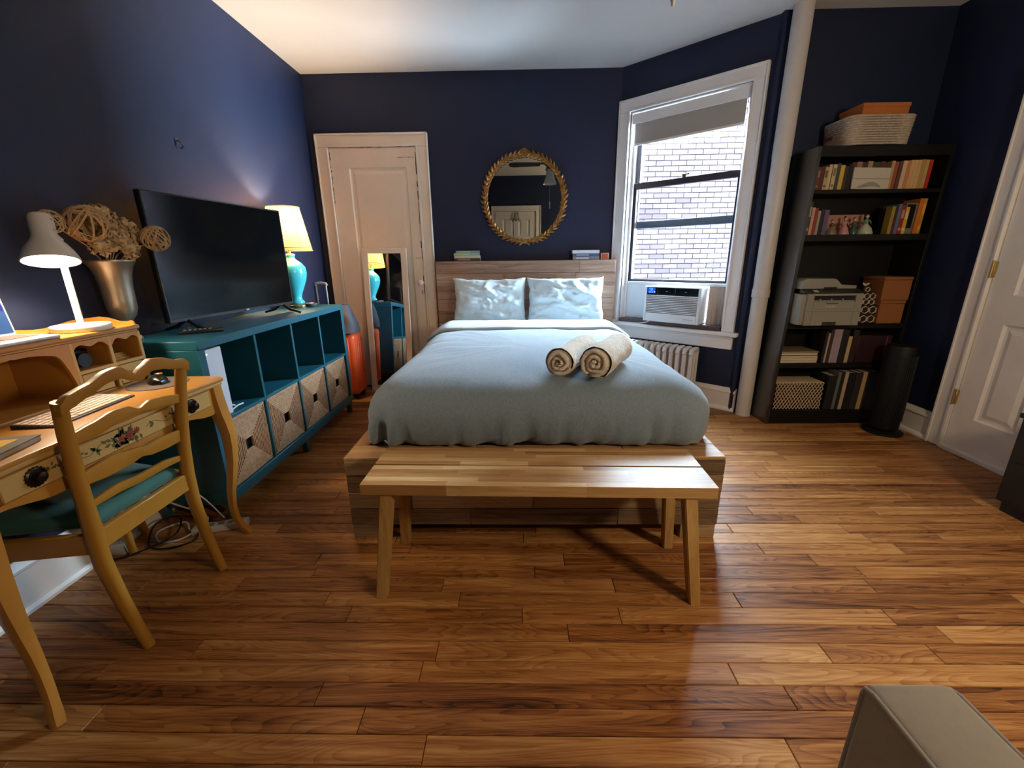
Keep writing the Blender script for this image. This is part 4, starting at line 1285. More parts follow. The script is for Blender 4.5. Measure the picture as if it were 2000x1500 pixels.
for r, z in ((SB+0.001, Z0_), (SB-0.003, Z0_+0.018), (ST+0.001, Z1_)):
    tube(b, [(TL[0]+r*math.cos(2*PI*i/40), TL[1]+r*math.sin(2*PI*i/40), z) for i in range(40)], 0.003, 6, closed=True)
for i in range(8):
    a = 2*PI*i/8+0.2
    tube(b, [(TL[0]+SB*math.cos(a), TL[1]+SB*math.sin(a), Z0_), (TL[0]+ST*math.cos(a), TL[1]+ST*math.sin(a), Z1_)], 0.0016, 5)
part('trim', b, shade_cloth('lamp_shade_trim', '#d9b878', 0.3), shade_o, smooth=60)
b = BM(); ball(b, (*TL, 1.40), 0.03, 16, sz=1.25); part('bulb', b, mat('table_bulb', '#ffe8c0', emit='#ffd9a0', estr=12.0), tl, smooth=60)
light('table_lamp_light', 'POINT', (*TL, 1.46), 29, (1.0, 0.68, 0.36), 0.03)
ds = BM(); lathe(ds, [(0.018, 0), (0.03, 0.004), (0.042, 0.016), (0.046, 0.024), (0.043, 0.022), (0.028, 0.008), (0.0, 0.006)], 24, (-1.565, 3.20, 0.885), cap1=False); solo('small_dish', ds, mat('silver_dish', '#c9c3ba', rough=0.2, metal=0.8), 'small silver dish beside the foot of the turquoise lamp', 'dish')

# ---------------- silver urn with dried flowers
UX, UY = -1.735, 1.84
urn = BM()
lathe(urn, [(0.0437, 0.0), (0.0462, 0.006), (0.042, 0.014), (0.0252, 0.03), (0.0168, 0.05), (0.0185, 0.06), (0.0252, 0.066), (0.0176, 0.074), (0.0252, 0.085), (0.0437, 0.11), (0.0521, 0.14), (0.0538, 0.18), (0.0554, 0.23), (0.0613, 0.28), (0.0722, 0.315), (0.084, 0.333), (0.0865, 0.338), (0.084, 0.343), (0.0722, 0.335), (0.0588, 0.29), (0.0504, 0.23), (0.042, 0.14), (0.0, 0.12)], 40, (UX, UY, 0.885), cap1=False)
solo('silver_urn', urn, mat('hammered_silver', '#b3a795', rough=0.36, metal=0.85, bump=0.25, bscale=40, var=0.1, nscale=12), 'hammered silver urn vase on the teal shelf corner behind the desk', 'vase', smooth=60)
straw = mat('dried_straw', '#c6aa82', rough=0.85, var=0.25, nscale=30, bump=0.3, bscale=80)
rattan = mat('rattan_strand', '#b4946a', rough=0.7, var=0.2, nscale=20)
drg = random.Random(14)
NECK = Vector((UX, UY, 1.21))
def stem(bm, p):
    d = Vector((drg.uniform(-0.03, 0.03), drg.uniform(-0.03, 0.03), -0.12))
    tube(bm, [p, (p+NECK)*0.5+Vector((0, 0, 0.01)), NECK+d*0.2, NECK+d], 0.0026, 5)
def rattan_ball(label, c, r):
    c = Vector(c); t = thing('dried_ball', label, 'dried flower', c)
    b = BM()
    for i in range(19):
        q = Euler((drg.uniform(0, PI), drg.uniform(0, PI), drg.uniform(0, PI))).to_matrix()
        off = drg.uniform(-0.35, 0.35)*r; rr = math.sqrt(r*r-off*off)
        tube(b, [c+q @ Vector((rr*math.cos(2*PI*k/20), rr*math.sin(2*PI*k/20), off)) for k in range(20)], r*0.055, 5, closed=True, flat=0.6)
    part('ball', b, rattan, t, smooth=60, kind='stuff')
    b = BM(); stem(b, c-(c-NECK).normalized()*r); part('stem', b, straw, t)
def flower(label, c, r, ruf):
    c = Vector(c); t = thing('dried_flower', label, 'dried flower', c)
    ax = (c-NECK).normalized(); b = BM()
    n = 110 if ruf else 60
    for i in range(n):
        g = i/n; th = i*2.39996; ph = math.acos(1-1.45*g)
        u = frame_of(ax)[0]; v = ax.cross(u)
        d = ax*math.cos(ph)+(u*math.cos(th)+v*math.sin(th))*math.sin(ph)
        tng = d.cross(Vector((drg.uniform(-1, 1), drg.uniform(-1, 1), drg.uniform(-1, 1)))).normalized(); bt = d.cross(tng)
        L_ = r*drg.uniform(0.72, 0.9); w_ = r*(0.2 if ruf else 0.16)
        base = c-ax*r*0.5+d*r*0.15
        rows = []
        for k in range(4):
            s = k/3
            wv = w_*(0.3+0.7*s)
            p = base+d*L_*(s-0.35*s**3)*1.45+bt*r*0.42*s*s
            rows.append([p-tng*wv+d*r*0.05*math.sin(i), p-tng*wv*0.4+bt*r*0.10*(s), p+tng*wv*0.4-bt*r*0.1*s, p+tng*wv])
        sheet(b, rows)
    ball(b, c-ax*r*0.25, r*0.62, 10)
    part('petals', b, straw, t, smooth=70, kind='stuff')
    b = BM(); stem(b, c-ax*r*0.6); part('stem', b, straw, t)
rattan_ball('largest woven rattan ball on a stem at the lamp side of the dried bouquet', (-1.655, 1.70, 1.36), 0.066)
rattan_ball('woven rattan ball on a stem in front of the television edge', (-1.585, 1.925, 1.315), 0.052)
rattan_ball('woven rattan ball mostly hidden behind the head of the white desk lamp', (-1.69, 1.60, 1.36), 0.04)
flower('broad dried bloom at the top of the bouquet in the silver urn', (-1.69, 1.79, 1.41), 0.062, True)
flower('greyish curly dried bloom on the television side of the bouquet', (-1.67, 1.885, 1.365), 0.058, True)
flower('tan dried bloom in the middle of the bouquet in the silver urn', (-1.65, 1.795, 1.33), 0.05, True)
flower('low spiky dried bloom under the largest rattan ball', (-1.64, 1.715, 1.285), 0.04, False)
flower('low dried bloom hanging over the rim of the silver urn', (-1.64, 1.85, 1.285), 0.048, False)

# ---------------- suitcase, bag, leaning mirror
ora = mat('orange_shell', '#d8562a', rough=0.35, var=0.03, nscale=6)
su = thing('suitcase', 'orange hard shell suitcase with its handle raised between the teal shelf and the closet door', 'suitcase', (-1.62, 3.72, 0))
b = BM(); box(b, -1.785, -1.44, 3.60, 3.83, 0.05, 0.60, 0.045, seg=4); part('shell', b, ora, su, smooth=60)
b = BM()
for k in range(4):
    x = -1.72+k*0.07; box(b, x, x+0.02, 3.596, 3.834, 0.09, 0.56, 0.004)
    y = 3.64+k*0.045
    box(b, -1.789+0.345, -1.436, y, y+0.018, 0.1, 0.55, 0.003)
part('rib', b, ora, su)
b = BM()
for x in (-1.795, -1.708):
    cyl(b, (x, 3.80, 0.60), (x, 3.80, 1.005), 0.0085, n=10)
part('handle_tube', b, mat('bright_steel', '#c9ced6', rough=0.25, metal=0.7), su)
b = BM()
tube(b, [(-1.80, 3.80, 1.0), (-1.795, 3.80, 1.018), (-1.75, 3.80, 1.026), (-1.705, 3.80, 1.018), (-1.70, 3.80, 1.0)], 0.013, 8); part('grip', b, mat('grip_grey', '#9ba3b4', rough=0.4), su)
for x in (-1.745, -1.48):
    for y in (3.64, 3.79):
        b = BM(); cyl(b, (x-0.012, y, 0.026), (x+0.012, y, 0.026), 0.026, n=14); cyl(b, (x, y, 0.03), (x, y, 0.06), 0.008, n=8); part('wheel', b, blk, su)
b = BM(); rows = []
for i in range(11):
    t = i/10; z = 0.61+0.235*t
    a, d = 0.172*(1-0.32*t**2), 0.088*(1-0.4*t**1.5)
    rows.append([(x+0.012*fbm((x*9, y*9, z*9), 2), y+0.012*fbm((y*9, z*9, x*9), 2), z+0.006*fbm((x*12, y*12, 1), 2)) for x, y in rrect(-1.595, 3.675, a, d, 0.06, 40)])
V = sheet(b, rows, True); b.faces.new(V[-1]); b.faces.new(V[0][::-1])
solo('tote_bag', b, mat('charcoal_nylon', '#3a3e4a', rough=0.7, bump=0.2, bscale=60), 'slouched charcoal bag lying on top of the orange suitcase', 'bag', smooth=60)

lm = thing('leaning_mirror', 'narrow white framed mirror leaning on the closet door', 'mirror', (-1.228, 3.93, 0))
mirror_m = mat('mirror_glass', '#d8dcda', rough=0.0, metal=1.0)
frw = mat('mirror_frame_white', '#e6dacb', rough=0.4)
Mm = Matrix.Translation((-1.232, 3.905, 0.0)) @ Matrix.Rotation(-0.082, 4, 'X')
hw, hh = 0.205, 1.318
b = BM()
for d in ((-hw, -hw+0.055), (hw-0.055, hw)):
    box(b, d[0], d[1], 0, 0.02, 0, hh, 0.004, Mm)
box(b, -hw+0.055, hw-0.055, 0, 0.02, 0, 0.05, 0.004, Mm); box(b, -hw+0.055, hw-0.055, 0, 0.02, hh-0.045, hh, 0.004, Mm)
part('frame', b, frw, lm)
b = BM(); box(b, -hw+0.03, hw-0.03, 0.008, 0.012, 0.032, hh-0.032, 0, Mm); part('glass', b, mirror_m, lm, smooth=0)
# hook left in the wall
b = BM(); tube(b, [(XL, 2.483, 1.83), (XL+0.02, 2.483, 1.827), (XL+0.035, 2.483, 1.805), (XL+0.02, 2.483, 1.79), (XL+0.012, 2.483, 1.8)], 0.004, 6); box(b, XL, XL+0.003, 2.473, 2.493, 1.815, 1.845)
solo('wall_hook', b, mat('steel_hook', '#6a6570', rough=0.3, metal=0.8), 'tiny bare metal hook on the navy wall above the television', 'hook')
# power strip and cables on the floor below the desk
ps = thing('power_strip', 'white power strip lying on the floor under the desk', 'power strip', (-1.42, 1.71, 0), 0.3)
plw = mat('strip_white', '#bdb8b0', rough=0.45)
b = BM(); box(b, -0.115, 0.115, -0.025, 0.025, 0, 0.03, 0.006, seg=2); part('body', b, plw, ps, local=True)
b = BM()
for i in range(5): box(b, -0.09+i*0.04, -0.066+i*0.04, -0.012, 0.012, 0.03, 0.0306)
part('outlets', b, mat('outlet_grey', '#6f6c68', rough=0.5), ps, local=True, smooth=0)
crg = random.Random(4)
def cable(label, pts, m, r=0.004):
    P_ = [Vector(p) for p in pts]; out = []
    n = len(P_)
    for i in range(n-1):
        p0, p1, p2, p3 = P_[max(i-1, 0)], P_[i], P_[i+1], P_[min(i+2, n-1)]
        for k in range(6):
            t = k/6
            out.append(0.5*((2*p1)+(p2-p0)*t+(2*p0-5*p1+4*p2-p3)*t*t+(3*p1-p0-3*p2+p3)*t**3))
    out.append(P_[-1])
    b = BM(); tube(b, out, r, 6); solo('cable', b, m, label, 'cable')
cw_, cb_ = mat('white_cable', '#c4c4c4'), mat('black_cable', '#0e0e10', rough=0.5)
cable('white cable looping on the floor behind the power strip', [(-1.55, 1.68, 0.012), (-1.6, 1.72, 0.03), (-1.68, 1.66, 0.02), (-1.62, 1.6, 0.006), (-1.54, 1.64, 0.006), (-1.5, 1.74, 0.04), (-1.66, 1.76, 0.1), (-1.76, 1.7, 0.2), (-1.77, 1.6, 0.32)], cw_)
cable('black cable tangled on the floor beside the power strip', [(-1.52, 1.69, 0.02), (-1.48, 1.62, 0.006), (-1.56, 1.56, 0.006), (-1.66, 1.58, 0.006), (-1.70, 1.68, 0.05), (-1.62, 1.72, 0.06), (-1.57, 1.62, 0.03), (-1.68, 1.52, 0.006), (-1.76, 1.48, 0.006)], cb_)
cable('thin white cord hanging below the desk apron', [(-1.74, 1.45, 0.36), (-1.66, 1.52, 0.27), (-1.58, 1.62, 0.24), (-1.5, 1.7, 0.2), (-1.42, 1.74, 0.04)], cw_, 0.003)
b = BM(); box(b, -1.775, -1.715, 1.52, 1.58, 0.0, 0.05, 0.008, seg=2); box(b, -1.76, -1.735, 1.535, 1.54, 0.05, 0.06); solo('power_adapter', b, plw, 'white power adapter cube on the floor at the wall under the desk', 'adapter')
# ================================================================ window air conditioner
ac = thing('air_conditioner', 'white window air conditioner with a lit blue display below the raised sash', 'air conditioner', MW @ Vector((0.63, 0, 0.672)))
acw = mat('ac_white', '#d6d9de', rough=0.35)
def wpart(name, dims, m, par, bev=0.003, **kw):
    b = BM()
    for d in dims: box(b, *d, bev, MW)
    return part(name, b, m, par, **kw)
A0, A1, AF, AB, AZ0, AZ1 = 0.388, 0.862, -0.102, 0.42, 0.680, 0.972
wpart('body', [(A0+0.006, A1-0.006, AF+0.03, AB, AZ0, AZ1-0.004)], acw, ac, 0.004)
fr_ = wpart('front_panel', [(A0, A0+0.02, AF, AF+0.03, AZ0, AZ1), (A1-0.022, A1, AF, AF+0.03, AZ0, AZ1), (A0+0.02, A1-0.022, AF, AF+0.03, AZ0, 0.752), (A0+0.02, A1-0.022, AF, AF+0.03, 0.894, 0.902), (A0+0.02, A1-0.022, AF, AF+0.03, 0.964, AZ1)], acw, ac, 0.002)
wpart('grille_back', [(A0+0.02, A1-0.022, AF+0.02, AF+0.03, 0.752, 0.964)], mat('grille_shadow', '#4a4f58', rough=0.7), ac, 0)
for i in range(10):
    z = 0.757+i*0.0138
    b = BM(); prism(b, [(AF+0.002, z), (AF+0.002, z+0.004), (AF+0.018, z+0.011), (AF+0.018, z+0.007)], 'x', A0+0.02, A1-0.022, MW); part('slat', b, acw, fr_, smooth=0)
ctl = wpart('control_panel', [(A0+0.02, A1-0.022, AF+0.004, AF+0.02, 0.902, 0.964)], mat('gloss_black', '#07080c', rough=0.12), ac, 0)
wpart('display', [(A0+0.026, A0+0.093, AF+0.0032, AF+0.004, 0.916, 0.961)], mat('display_dark_blue', '#0a1c5c', rough=0.3, emit='#0a2fae', estr=0.6), ctl, 0)
b = BM()
def digit(bm, s, z, segs, w_=0.011, h_=0.009):
    t = 0.0018
    S_ = {'a': (s, s+w_, z+2*h_-t, z+2*h_), 'g': (s, s+w_, z+h_-t/2, z+h_+t/2), 'd': (s, s+w_, z, z+t), 'f': (s, s+t, z+h_, z+2*h_), 'b': (s+w_-t, s+w_, z+h_, z+2*h_), 'e': (s, s+t, z, z+h_), 'c': (s+w_-t, s+w_, z, z+h_)}
    for k in segs:
        a = S_[k]; box(bm, a[0], a[1], AF+0.0024, AF+0.0032, a[2], a[3], 0, MW)
digit(b, A0+0.036, 0.938, 'abc'); digit(b, A0+0.056, 0.938, 'abcdg')
for k in range(3): box(b, A0+0.036+k*0.014, A0+0.044+k*0.014, AF+0.0024, AF+0.0032, 0.922, 0.927, 0, MW)
part('display_digits', b, mat('display_blue', '#4aa0ff', emit='#4aa0ff', estr=1.6), ctl, smooth=0)
wpart('button', [(A0+0.082, A0+0.09, AF+0.002, AF+0.004, 0.922, 0.931)], mat('button_white', '#e8e8ee', emit='#e8e8ff', estr=0.6), ctl, 0.001)
for s in (A0+0.11, A0+0.265):
    wpart('louver_bar', [(s, s+0.003, AF+0.001, AF+0.004, 0.904, 0.962)], mat('louver_grey', '#23262c', rough=0.3), ctl, 0)
for s in (A0+0.185, A0+0.345):
    wpart('louver_tab', [(s, s+0.014, AF+0.0005, AF+0.004, 0.931, 0.936)], mat('tab_grey', '#8d8f92', rough=0.3), ctl, 0.001)
b = BM(); cyl(b, (0.745, AF, 0.716), (0.745, AF-0.0008, 0.716), 0.0065, n=12, M=MW); box(b, 0.757, 0.815, AF-0.0008, AF, 0.7135, 0.718, 0, MW); part('maker_mark', b, mat('mark_grey', '#98a2b0', rough=0.4), fr_, smooth=0)
wpart('side_panel', [(0.113, A0-0.001, 0.07, 0.078, 0.672, 0.985)], acw, ac)
wpart('top_rail', [(0.113, 1.007, 0.055, 0.1, 0.974, 0.999)], acw, ac)
b = BM(); pts = []
n = 26
for i in range(n+1):
    s = A1+0.001+(1.006-A1-0.002)*i/n; pts.append((s, 0.062+(0.012 if i % 2 else 0)))
prism(b, pts+[(p[0], p[1]+0.003) for p in pts[::-1]], 'z', 0.672, 0.974, MW); part('accordion_panel', b, mat('accordion_cream', '#d9cbc0', rough=0.5), ac, smooth=0)
bb = BM(); box(bb, 0.114, 1.006, -0.035, 0.16, 0.6375, 0.6718, 0.003, MW)
solo('support_board', bb, wood('dark_board', [(0, '#2e1f1c'), (0.5, '#4d3530'), (1, '#6a4c42')], rough=0.6, axis='x', knots=False), 'dark brown board on the window sill carrying the air conditioner', 'board')
# adapter and cord on the sill end
ad_ = thing('plug_adapter', 'white plug adapter standing on the bed end of the window sill', 'adapter', MW @ Vector((0.05, -0.045, 0.637)))
b = BM(); box(b, 0.02, 0.06, -0.065, -0.036, 0.6372, 0.685, 0.006, MW, 2); part('plug_body', b, plw, ad_)
b = BM(); box(b, 0.03, 0.16, -0.07, -0.045, 0.6372, 0.652, 0.004, MW, 2) if False else box(b, 0.065, 0.105, -0.068, -0.038, 0.6372, 0.655, 0.004, MW, 2); part('plug', b, plw, ad_)
ps_ = [MW @ Vector(p) for p in ((0.105, -0.055, 0.645), (0.17, -0.06, 0.642), (0.25, -0.055, 0.642), (0.33, -0.062, 0.646), (0.40, -0.06, 0.66), (0.43, -0.05, 0.6765))]
cable('white cord running along the window sill to the air conditioner', ps_, cw_, 0.0035)

# ================================================================ round gilt mirror
MC = Vector((0.046, YB, 1.713))
gilt = mat('antique_gilt', '#a87c44', rough=0.5, metal=0.65, var=0.25, nscale=30)
gm = thing('round_mirror', 'round mirror in a gilt leaf wreath frame above the headboard', 'mirror', MC)
b = BM(); RX, RZ = 0.348, 0.358
tube(b, [(MC.x+RX*math.cos(2*PI*i/72), YB-0.02, MC.z+RZ*math.sin(2*PI*i/72)) for i in range(72)], 0.017, 8, closed=True)
tube(b, [(MC.x+(RX-0.016)*math.cos(2*PI*i/72), YB-0.026, MC.z+(RZ-0.016)*math.sin(2*PI*i/72)) for i in range(72)], 0.007, 6, closed=True)
wre = part('wreath_frame', b, gilt, gm, smooth=60)
b = BM(); v = [b.verts.new((MC.x+(RX-0.005)*math.cos(2*PI*i/72), YB-0.018, MC.z+(RZ-0.005)*math.sin(2*PI*i/72))) for i in range(72)]; b.faces.new(v)
v2 = [b.verts.new((p.co.x, YB-0.004, p.co.z)) for p in v]; b.faces.new(v2[::-1])
for i in range(72): b.faces.new((v[i], v2[i], v2[(i+1) % 72], v[(i+1) % 72]))
part('glass', b, mat('old_mirror_glass', '#b9bdb8', rough=0.0, metal=1.0), gm, smooth=0)
# one leaf shape, copied round the wreath
b = BM(); rows = []
for i in range(5):
    t = i/4; wv = 0.0125*math.sin(PI*(0.12+0.86*t))**0.8*(1-0.25*t)+0.0006
    rows.append([(-wv, 0.002+0.006*t, 0.05*t), (0, -0.004+0.008*t*t-0.010*math.sin(PI*t), 0.05*t), (wv, 0.002+0.006*t, 0.05*t)])
sheet(b, rows); bk_ = [[(p[0], p[1]+0.004, p[2]) for p in r] for r in rows]
sheet(b, bk_)
lme = mesh_of('leaf', b, gilt, 60)
lrg = random.Random(31)
def leaf(a, side, sc_=1.0, rad=0.0):
    o = bpy.data.objects.new('leaf', lme); COL.objects.link(o); o.parent = wre
    sgn = 1 if math.cos(a) >= 0 else -1                       # leaves climb both sides to the crest
    tang = Vector((-math.sin(a), 0, math.cos(a)))*sgn
    outw = Vector((math.cos(a), 0, math.sin(a)))
    d = (tang+outw*side*0.85).normalized()
    y_ = Vector((0, 1, 0)); x_ = y_.cross(d)
    R_ = Matrix((x_, y_, d)).transposed().to_4x4()
    p = Vector((RX*math.cos(a), -0.036-lrg.uniform(0, 0.006), RZ*math.sin(a)))+outw*(side*0.004+rad)
    o.matrix_local = Matrix.Translation(p) @ R_ @ Matrix.Rotation(lrg.uniform(-0.3, 0.3), 4, 'Z') @ Matrix.Scale(sc_*lrg.uniform(0.85, 1.1), 4)
nl = 58
for i in range(nl):
    a = -PI/2+2*PI*(i+0.5)/nl
    leaf(a, 1, 0.92); leaf(a+0.04, -1, 0.78); 
    if i % 2 == 0: leaf(a+0.02, 0.1, 0.7)
for k in range(7):
    leaf(PI/2+(k-3)*0.03, 1.6, 0.8-0.06*abs(k-3), 0.008)

# ---------------- books
PAGE = mat('book_pages', '#cdbfa4', rough=0.9)
BKM = {}
def bmat(c):
    if c not in BKM: BKM[c] = mat('book_cover_'+c.strip('#'), c, rough=0.55, var=0.06, nscale=20)
    return BKM[c]
def book(label, x, y, z, t, d, h, c, lean=0.0, flat=False, rz=0.0, group='books', band=None, shown='spine'):
    """standing book: spine towards the room (-y); flat: lying, t is its thickness"""
    o = thing('book', label, 'book', (x, y, z), 0, group)
    b = BM(); e = 0.0022
    box(b, -t/2, -t/2+e, 0, d, 0, h); box(b, t/2-e, t/2, 0, d, 0, h); box(b, -t/2+e, t/2-e, 0, e, 0, h)
    if shown == 'pages':
        for v in b.verts: v.co.y = d-v.co.y
    cov = part('cover', b, bmat(c), o, smooth=0, local=True)
    b = BM()
    y0, y1 = (e, d-0.004) if shown == 'spine' else (0.004, d-e)
    box(b, -t/2+e, t/2-e, y0, y1, 0.004, h-0.004); part('pages', b, PAGE, o, smooth=0, local=True)
    if band and shown == 'spine':
        b = BM()
        for (f0, f1) in ((0.12, 0.22), (0.55, 0.85)):
            box(b, -t*0.32, t*0.32, -0.0006, 0.0002, h*f0, h*f1)
        part('spine_print', b, bmat(band), cov, smooth=0, local=True)
    if flat: o.rotation_euler = (0, PI/2, rz) if False else (0, 0, 0)
    return o
def flat_book(label, x, y, z, w_, d, t, c, rz=0.0, group=None, spine='spine', band=None):
    """lying book, its long edge along x facing the room"""
    o = thing('book', label, 'book', (x, y, z), rz, group)
    b = BM(); e = 0.0025
    box(b, -w_/2, w_/2, -d/2, d/2, 0, e); box(b, -w_/2, w_/2, -d/2, d/2, t-e, t)
    if spine == 'spine': box(b, -w_/2, w_/2, -d/2, -d/2+e, e, t-e)
    else: box(b, -w_/2, w_/2, d/2-e, d/2, e, t-e)
    cov = part('cover', b, bmat(c), o, smooth=0, local=True)
    b = BM(); a = -d/2+(e if spine == 'spine' else 0.004); box(b, -w_/2+0.003, w_/2-0.003, a, d/2-(0.004 if spine == 'spine' else e), e, t-e); part('pages', b, PAGE, o, smooth=0, local=True)
    if band:
        b = BM(); box(b, -w_*0.38, w_*0.1, -d/2-0.0006, -d/2, t*0.3, t*0.7); part('spine_print', b, bmat(band), cov, smooth=0, local=True)
    return o
G1 = 'books lying on the headboard'
z = 1.193
flat_book('dark brown book at the bottom of the left pile on the headboard', -0.47, 4.028, z, 0.235, 0.075, 0.026, '#4a3a34', 0.0, G1, band='#a09080'); z += 0.026
flat_book('cream paperback second from the bottom of the left headboard pile', -0.475, 4.028, z, 0.235, 0.08, 0.02, '#c9c4b8', 0.02, G1, 'pages'); z += 0.02
flat_book('pale blue and green book below the top of the left headboard pile', -0.478, 4.028, z, 0.23, 0.08, 0.024, '#8fb0a8', 0.0, G1, band='#c8cc7a'); z += 0.024
flat_book('grey green book on top of the left headboard pile', -0.468, 4.028, z, 0.215, 0.075, 0.02, '#7d8a80', 0.07, G1, band='#b8b8a8')
z = 1.193
flat_book('pale grey paperback at the bottom of the right headboard pile', 0.598, 4.028, z, 0.235, 0.08, 0.028, '#6d7280', 0.0, G1, band='#c9c0bc'); z += 0.028
flat_book('slate blue book in the middle of the right headboard pile', 0.598, 4.028, z, 0.232, 0.08, 0.026, '#3d4b66', 0.0, G1, band='#98a8b8'); z += 0.026
flat_book('white book on top of the right headboard pile', 0.595, 4.028, z, 0.24, 0.08, 0.028, '#d5dae4', 0.01, G1)
cbx = thing('card_box', 'small orange box beside the right book pile on the headboard', 'box', (0.768, 4.026, 1.193))
b = BM(); box(b, 0.732, 0.804, 4.0, 4.055, 1.193, 1.25, 0.003); part('box_body', b, mat('pale_card', '#d8b8a8', rough=0.7), cbx)
b = BM(); box(b, 0.74, 0.794, 3.9993, 4.0, 1.2, 1.243); part('front_label', b, mat('orange_card', '#b8532c', rough=0.7), cbx, smooth=0)

# ================================================================ black bookcase
bkm = mat('black_brown_veneer', '#0d0a08', rough=0.5, spec=0.3)
bside = mat('black_veneer_side', '#0e1014', rough=0.38, spec=1.0, coat=1.0)
KX0, KX1, KY0, KY1, KH = 1.83, 2.735, 3.0, 3.25, 1.865
bc = thing('bookcase', 'tall black bookcase between the heating pipe and the right wall', 'bookcase', (2.28, 3.125, 0))
LEAN = 0.046/KH
def lx(x, z): return x+LEAN*z
def lean_box(bm, x0, x1, y0, y1, z0, z1):
    box(bm, x0, x1, y0, y1, z0, z1, 0.002)
    for v in bm.verts: pass
def sheared(x0, x1, y0, y1, z0, z1):
    b = BM(); box(b, x0, x1, y0, y1, z0, z1, 0.002)
    for v in b.verts: v.co.x += LEAN*v.co.z
    return b
b = sheared(KX0, KX0+0.022, KY0, KY1, 0, KH)
for v in b.verts: v.co.x += 0.006-0.045*(v.co.y-KY0)
part('side_panel', b, bside, bc)
part('side_panel', sheared(KX1-0.055-0.022, KX1-0.055, KY0, KY1, 0, KH), bkm, bc)
KR = KX1-0.055
part('back_panel', sheared(KX0+0.022, KR-0.022, KY1-0.006, KY1, 0.06, KH-0.02), bkm, bc)
part('top_board', sheared(KX0+0.022, KR-0.022, KY0, KY1-0.006, KH-0.062, KH), bkm, bc)
part('plinth', sheared(KX0+0.022, KR-0.022, KY0+0.006, KY0+0.022, 0, 0.07), bkm, bc)
SH = [(0.07, 0.105), (0.43, 0.462), (0.712, 0.746), (1.298, 1.338), (1.588, 1.612)]
for z0, z1 in SH:
    part('shelf_board', sheared(KX0+0.022, KR-0.022, KY0+0.002, KY1-0.006, z0, z1), bkm, bc)
def sbook(label, xa, xb, zs, h, c, group, band=None, d=0.13, y=3.022, shown='spine'):
    """book between xa and xb (at the shelf) leaning with the bookcase"""
    o = book(label, (xa+xb)/2, y, zs, xb-xa-0.0012, d, h, c, group=group, band=band, shown=shown)
    o.rotation_euler = (0, LEAN, 0)
    return o
g = 'books on the top shelf of the bookcase'
rowA = [(1.906, 1.93, 0.13, '#43261c', None, 'dark brown book at the left end of the top bookcase shelf'), (1.93, 1.955, 0.135, '#5a2a1e', '#8a5a3a', 'red brown book second from the left on the top bookcase shelf'), (1.955, 1.978, 0.14, '#4e251b', None, 'red brown book third from the left on the top bookcase shelf'),
 (1.978, 2.0, 0.135, '#b09a72', '#5a4a34', 'tan book with dark lettering left on the top bookcase shelf'), (2.0, 2.021, 0.15, '#c3a67f', None, 'plain cream book left of centre on the top bookcase shelf'), (2.025, 2.05, 0.15, '#b9a784', '#7a6a50', 'cream book beside the dark green one on the top bookcase shelf'), (2.05, 2.073, 0.155, '#3c3f30', None, 'dark green book on the top bookcase shelf'), (2.073, 2.1, 0.145, '#c2a03c', None, 'yellow book on the top bookcase shelf'), (2.1, 2.122, 0.14, '#3a2018', None, 'dark book right of the yellow one on the top bookcase shelf'), (2.122, 2.15, 0.15, '#0e0c0c', None, 'black book left of the white card on the top bookcase shelf'),
 (2.16, 2.19, 0.165, '#5c2c22', None, 'dark red book behind the white card, leftmost there'), (2.19, 2.225, 0.168, '#9a6a54', None, 'salmon book behind the white card'), (2.225, 2.26, 0.165, '#4a2a20', None, 'brown book behind the middle of the white card'), (2.26, 2.29, 0.17, '#a58a62', None, 'tan book behind the white card'), (2.29, 2.34, 0.165, '#3e3a26', None, 'olive book behind the white card'), (2.34, 2.372, 0.168, '#5a3020', None, 'brown book behind the white card, rightmost there'),
 (2.388, 2.41, 0.165, '#b48a5c', None, 'tan book just right of the white card'), (2.41, 2.433, 0.16, '#8c4c34', None, 'rust coloured book right of the white card'), (2.436, 2.458, 0.155, '#5a3326', None, 'brown book before the run of cream books'), (2.46, 2.487, 0.165, '#c8a890', None, 'pinkish cream book starting the cream run'), (2.487, 2.508, 0.165, '#b77a4c', None, 'orange tan book second in the cream run'), (2.508, 2.53, 0.168, '#c79a66', None, 'tan book third in the cream run'), (2.53, 2.553, 0.168, '#c7a272', None, 'tan book fourth in the cream run'), (2.553, 2.575, 0.168, '#c9a06a', None, 'tan book fifth in the cream run'), (2.575, 2.598, 0.17, '#ab8a54', None, 'khaki book sixth in the cream run'), (2.598, 2.622, 0.168, '#b5975c', None, 'khaki book seventh in the cream run')]
for xa, xb, h, c, bd, lb in rowA:
    sbook(lb, xa-0.022, xb-0.022, 1.613, h, c, g, bd, y=3.05 if 2.15 < xa < 2.38 else 3.022)
sbook('bright red book at the right end of the top bookcase shelf', 2.602, 2.624, 1.613, 0.168, '#b3261a', g)
g = 'books on the second shelf of the bookcase'
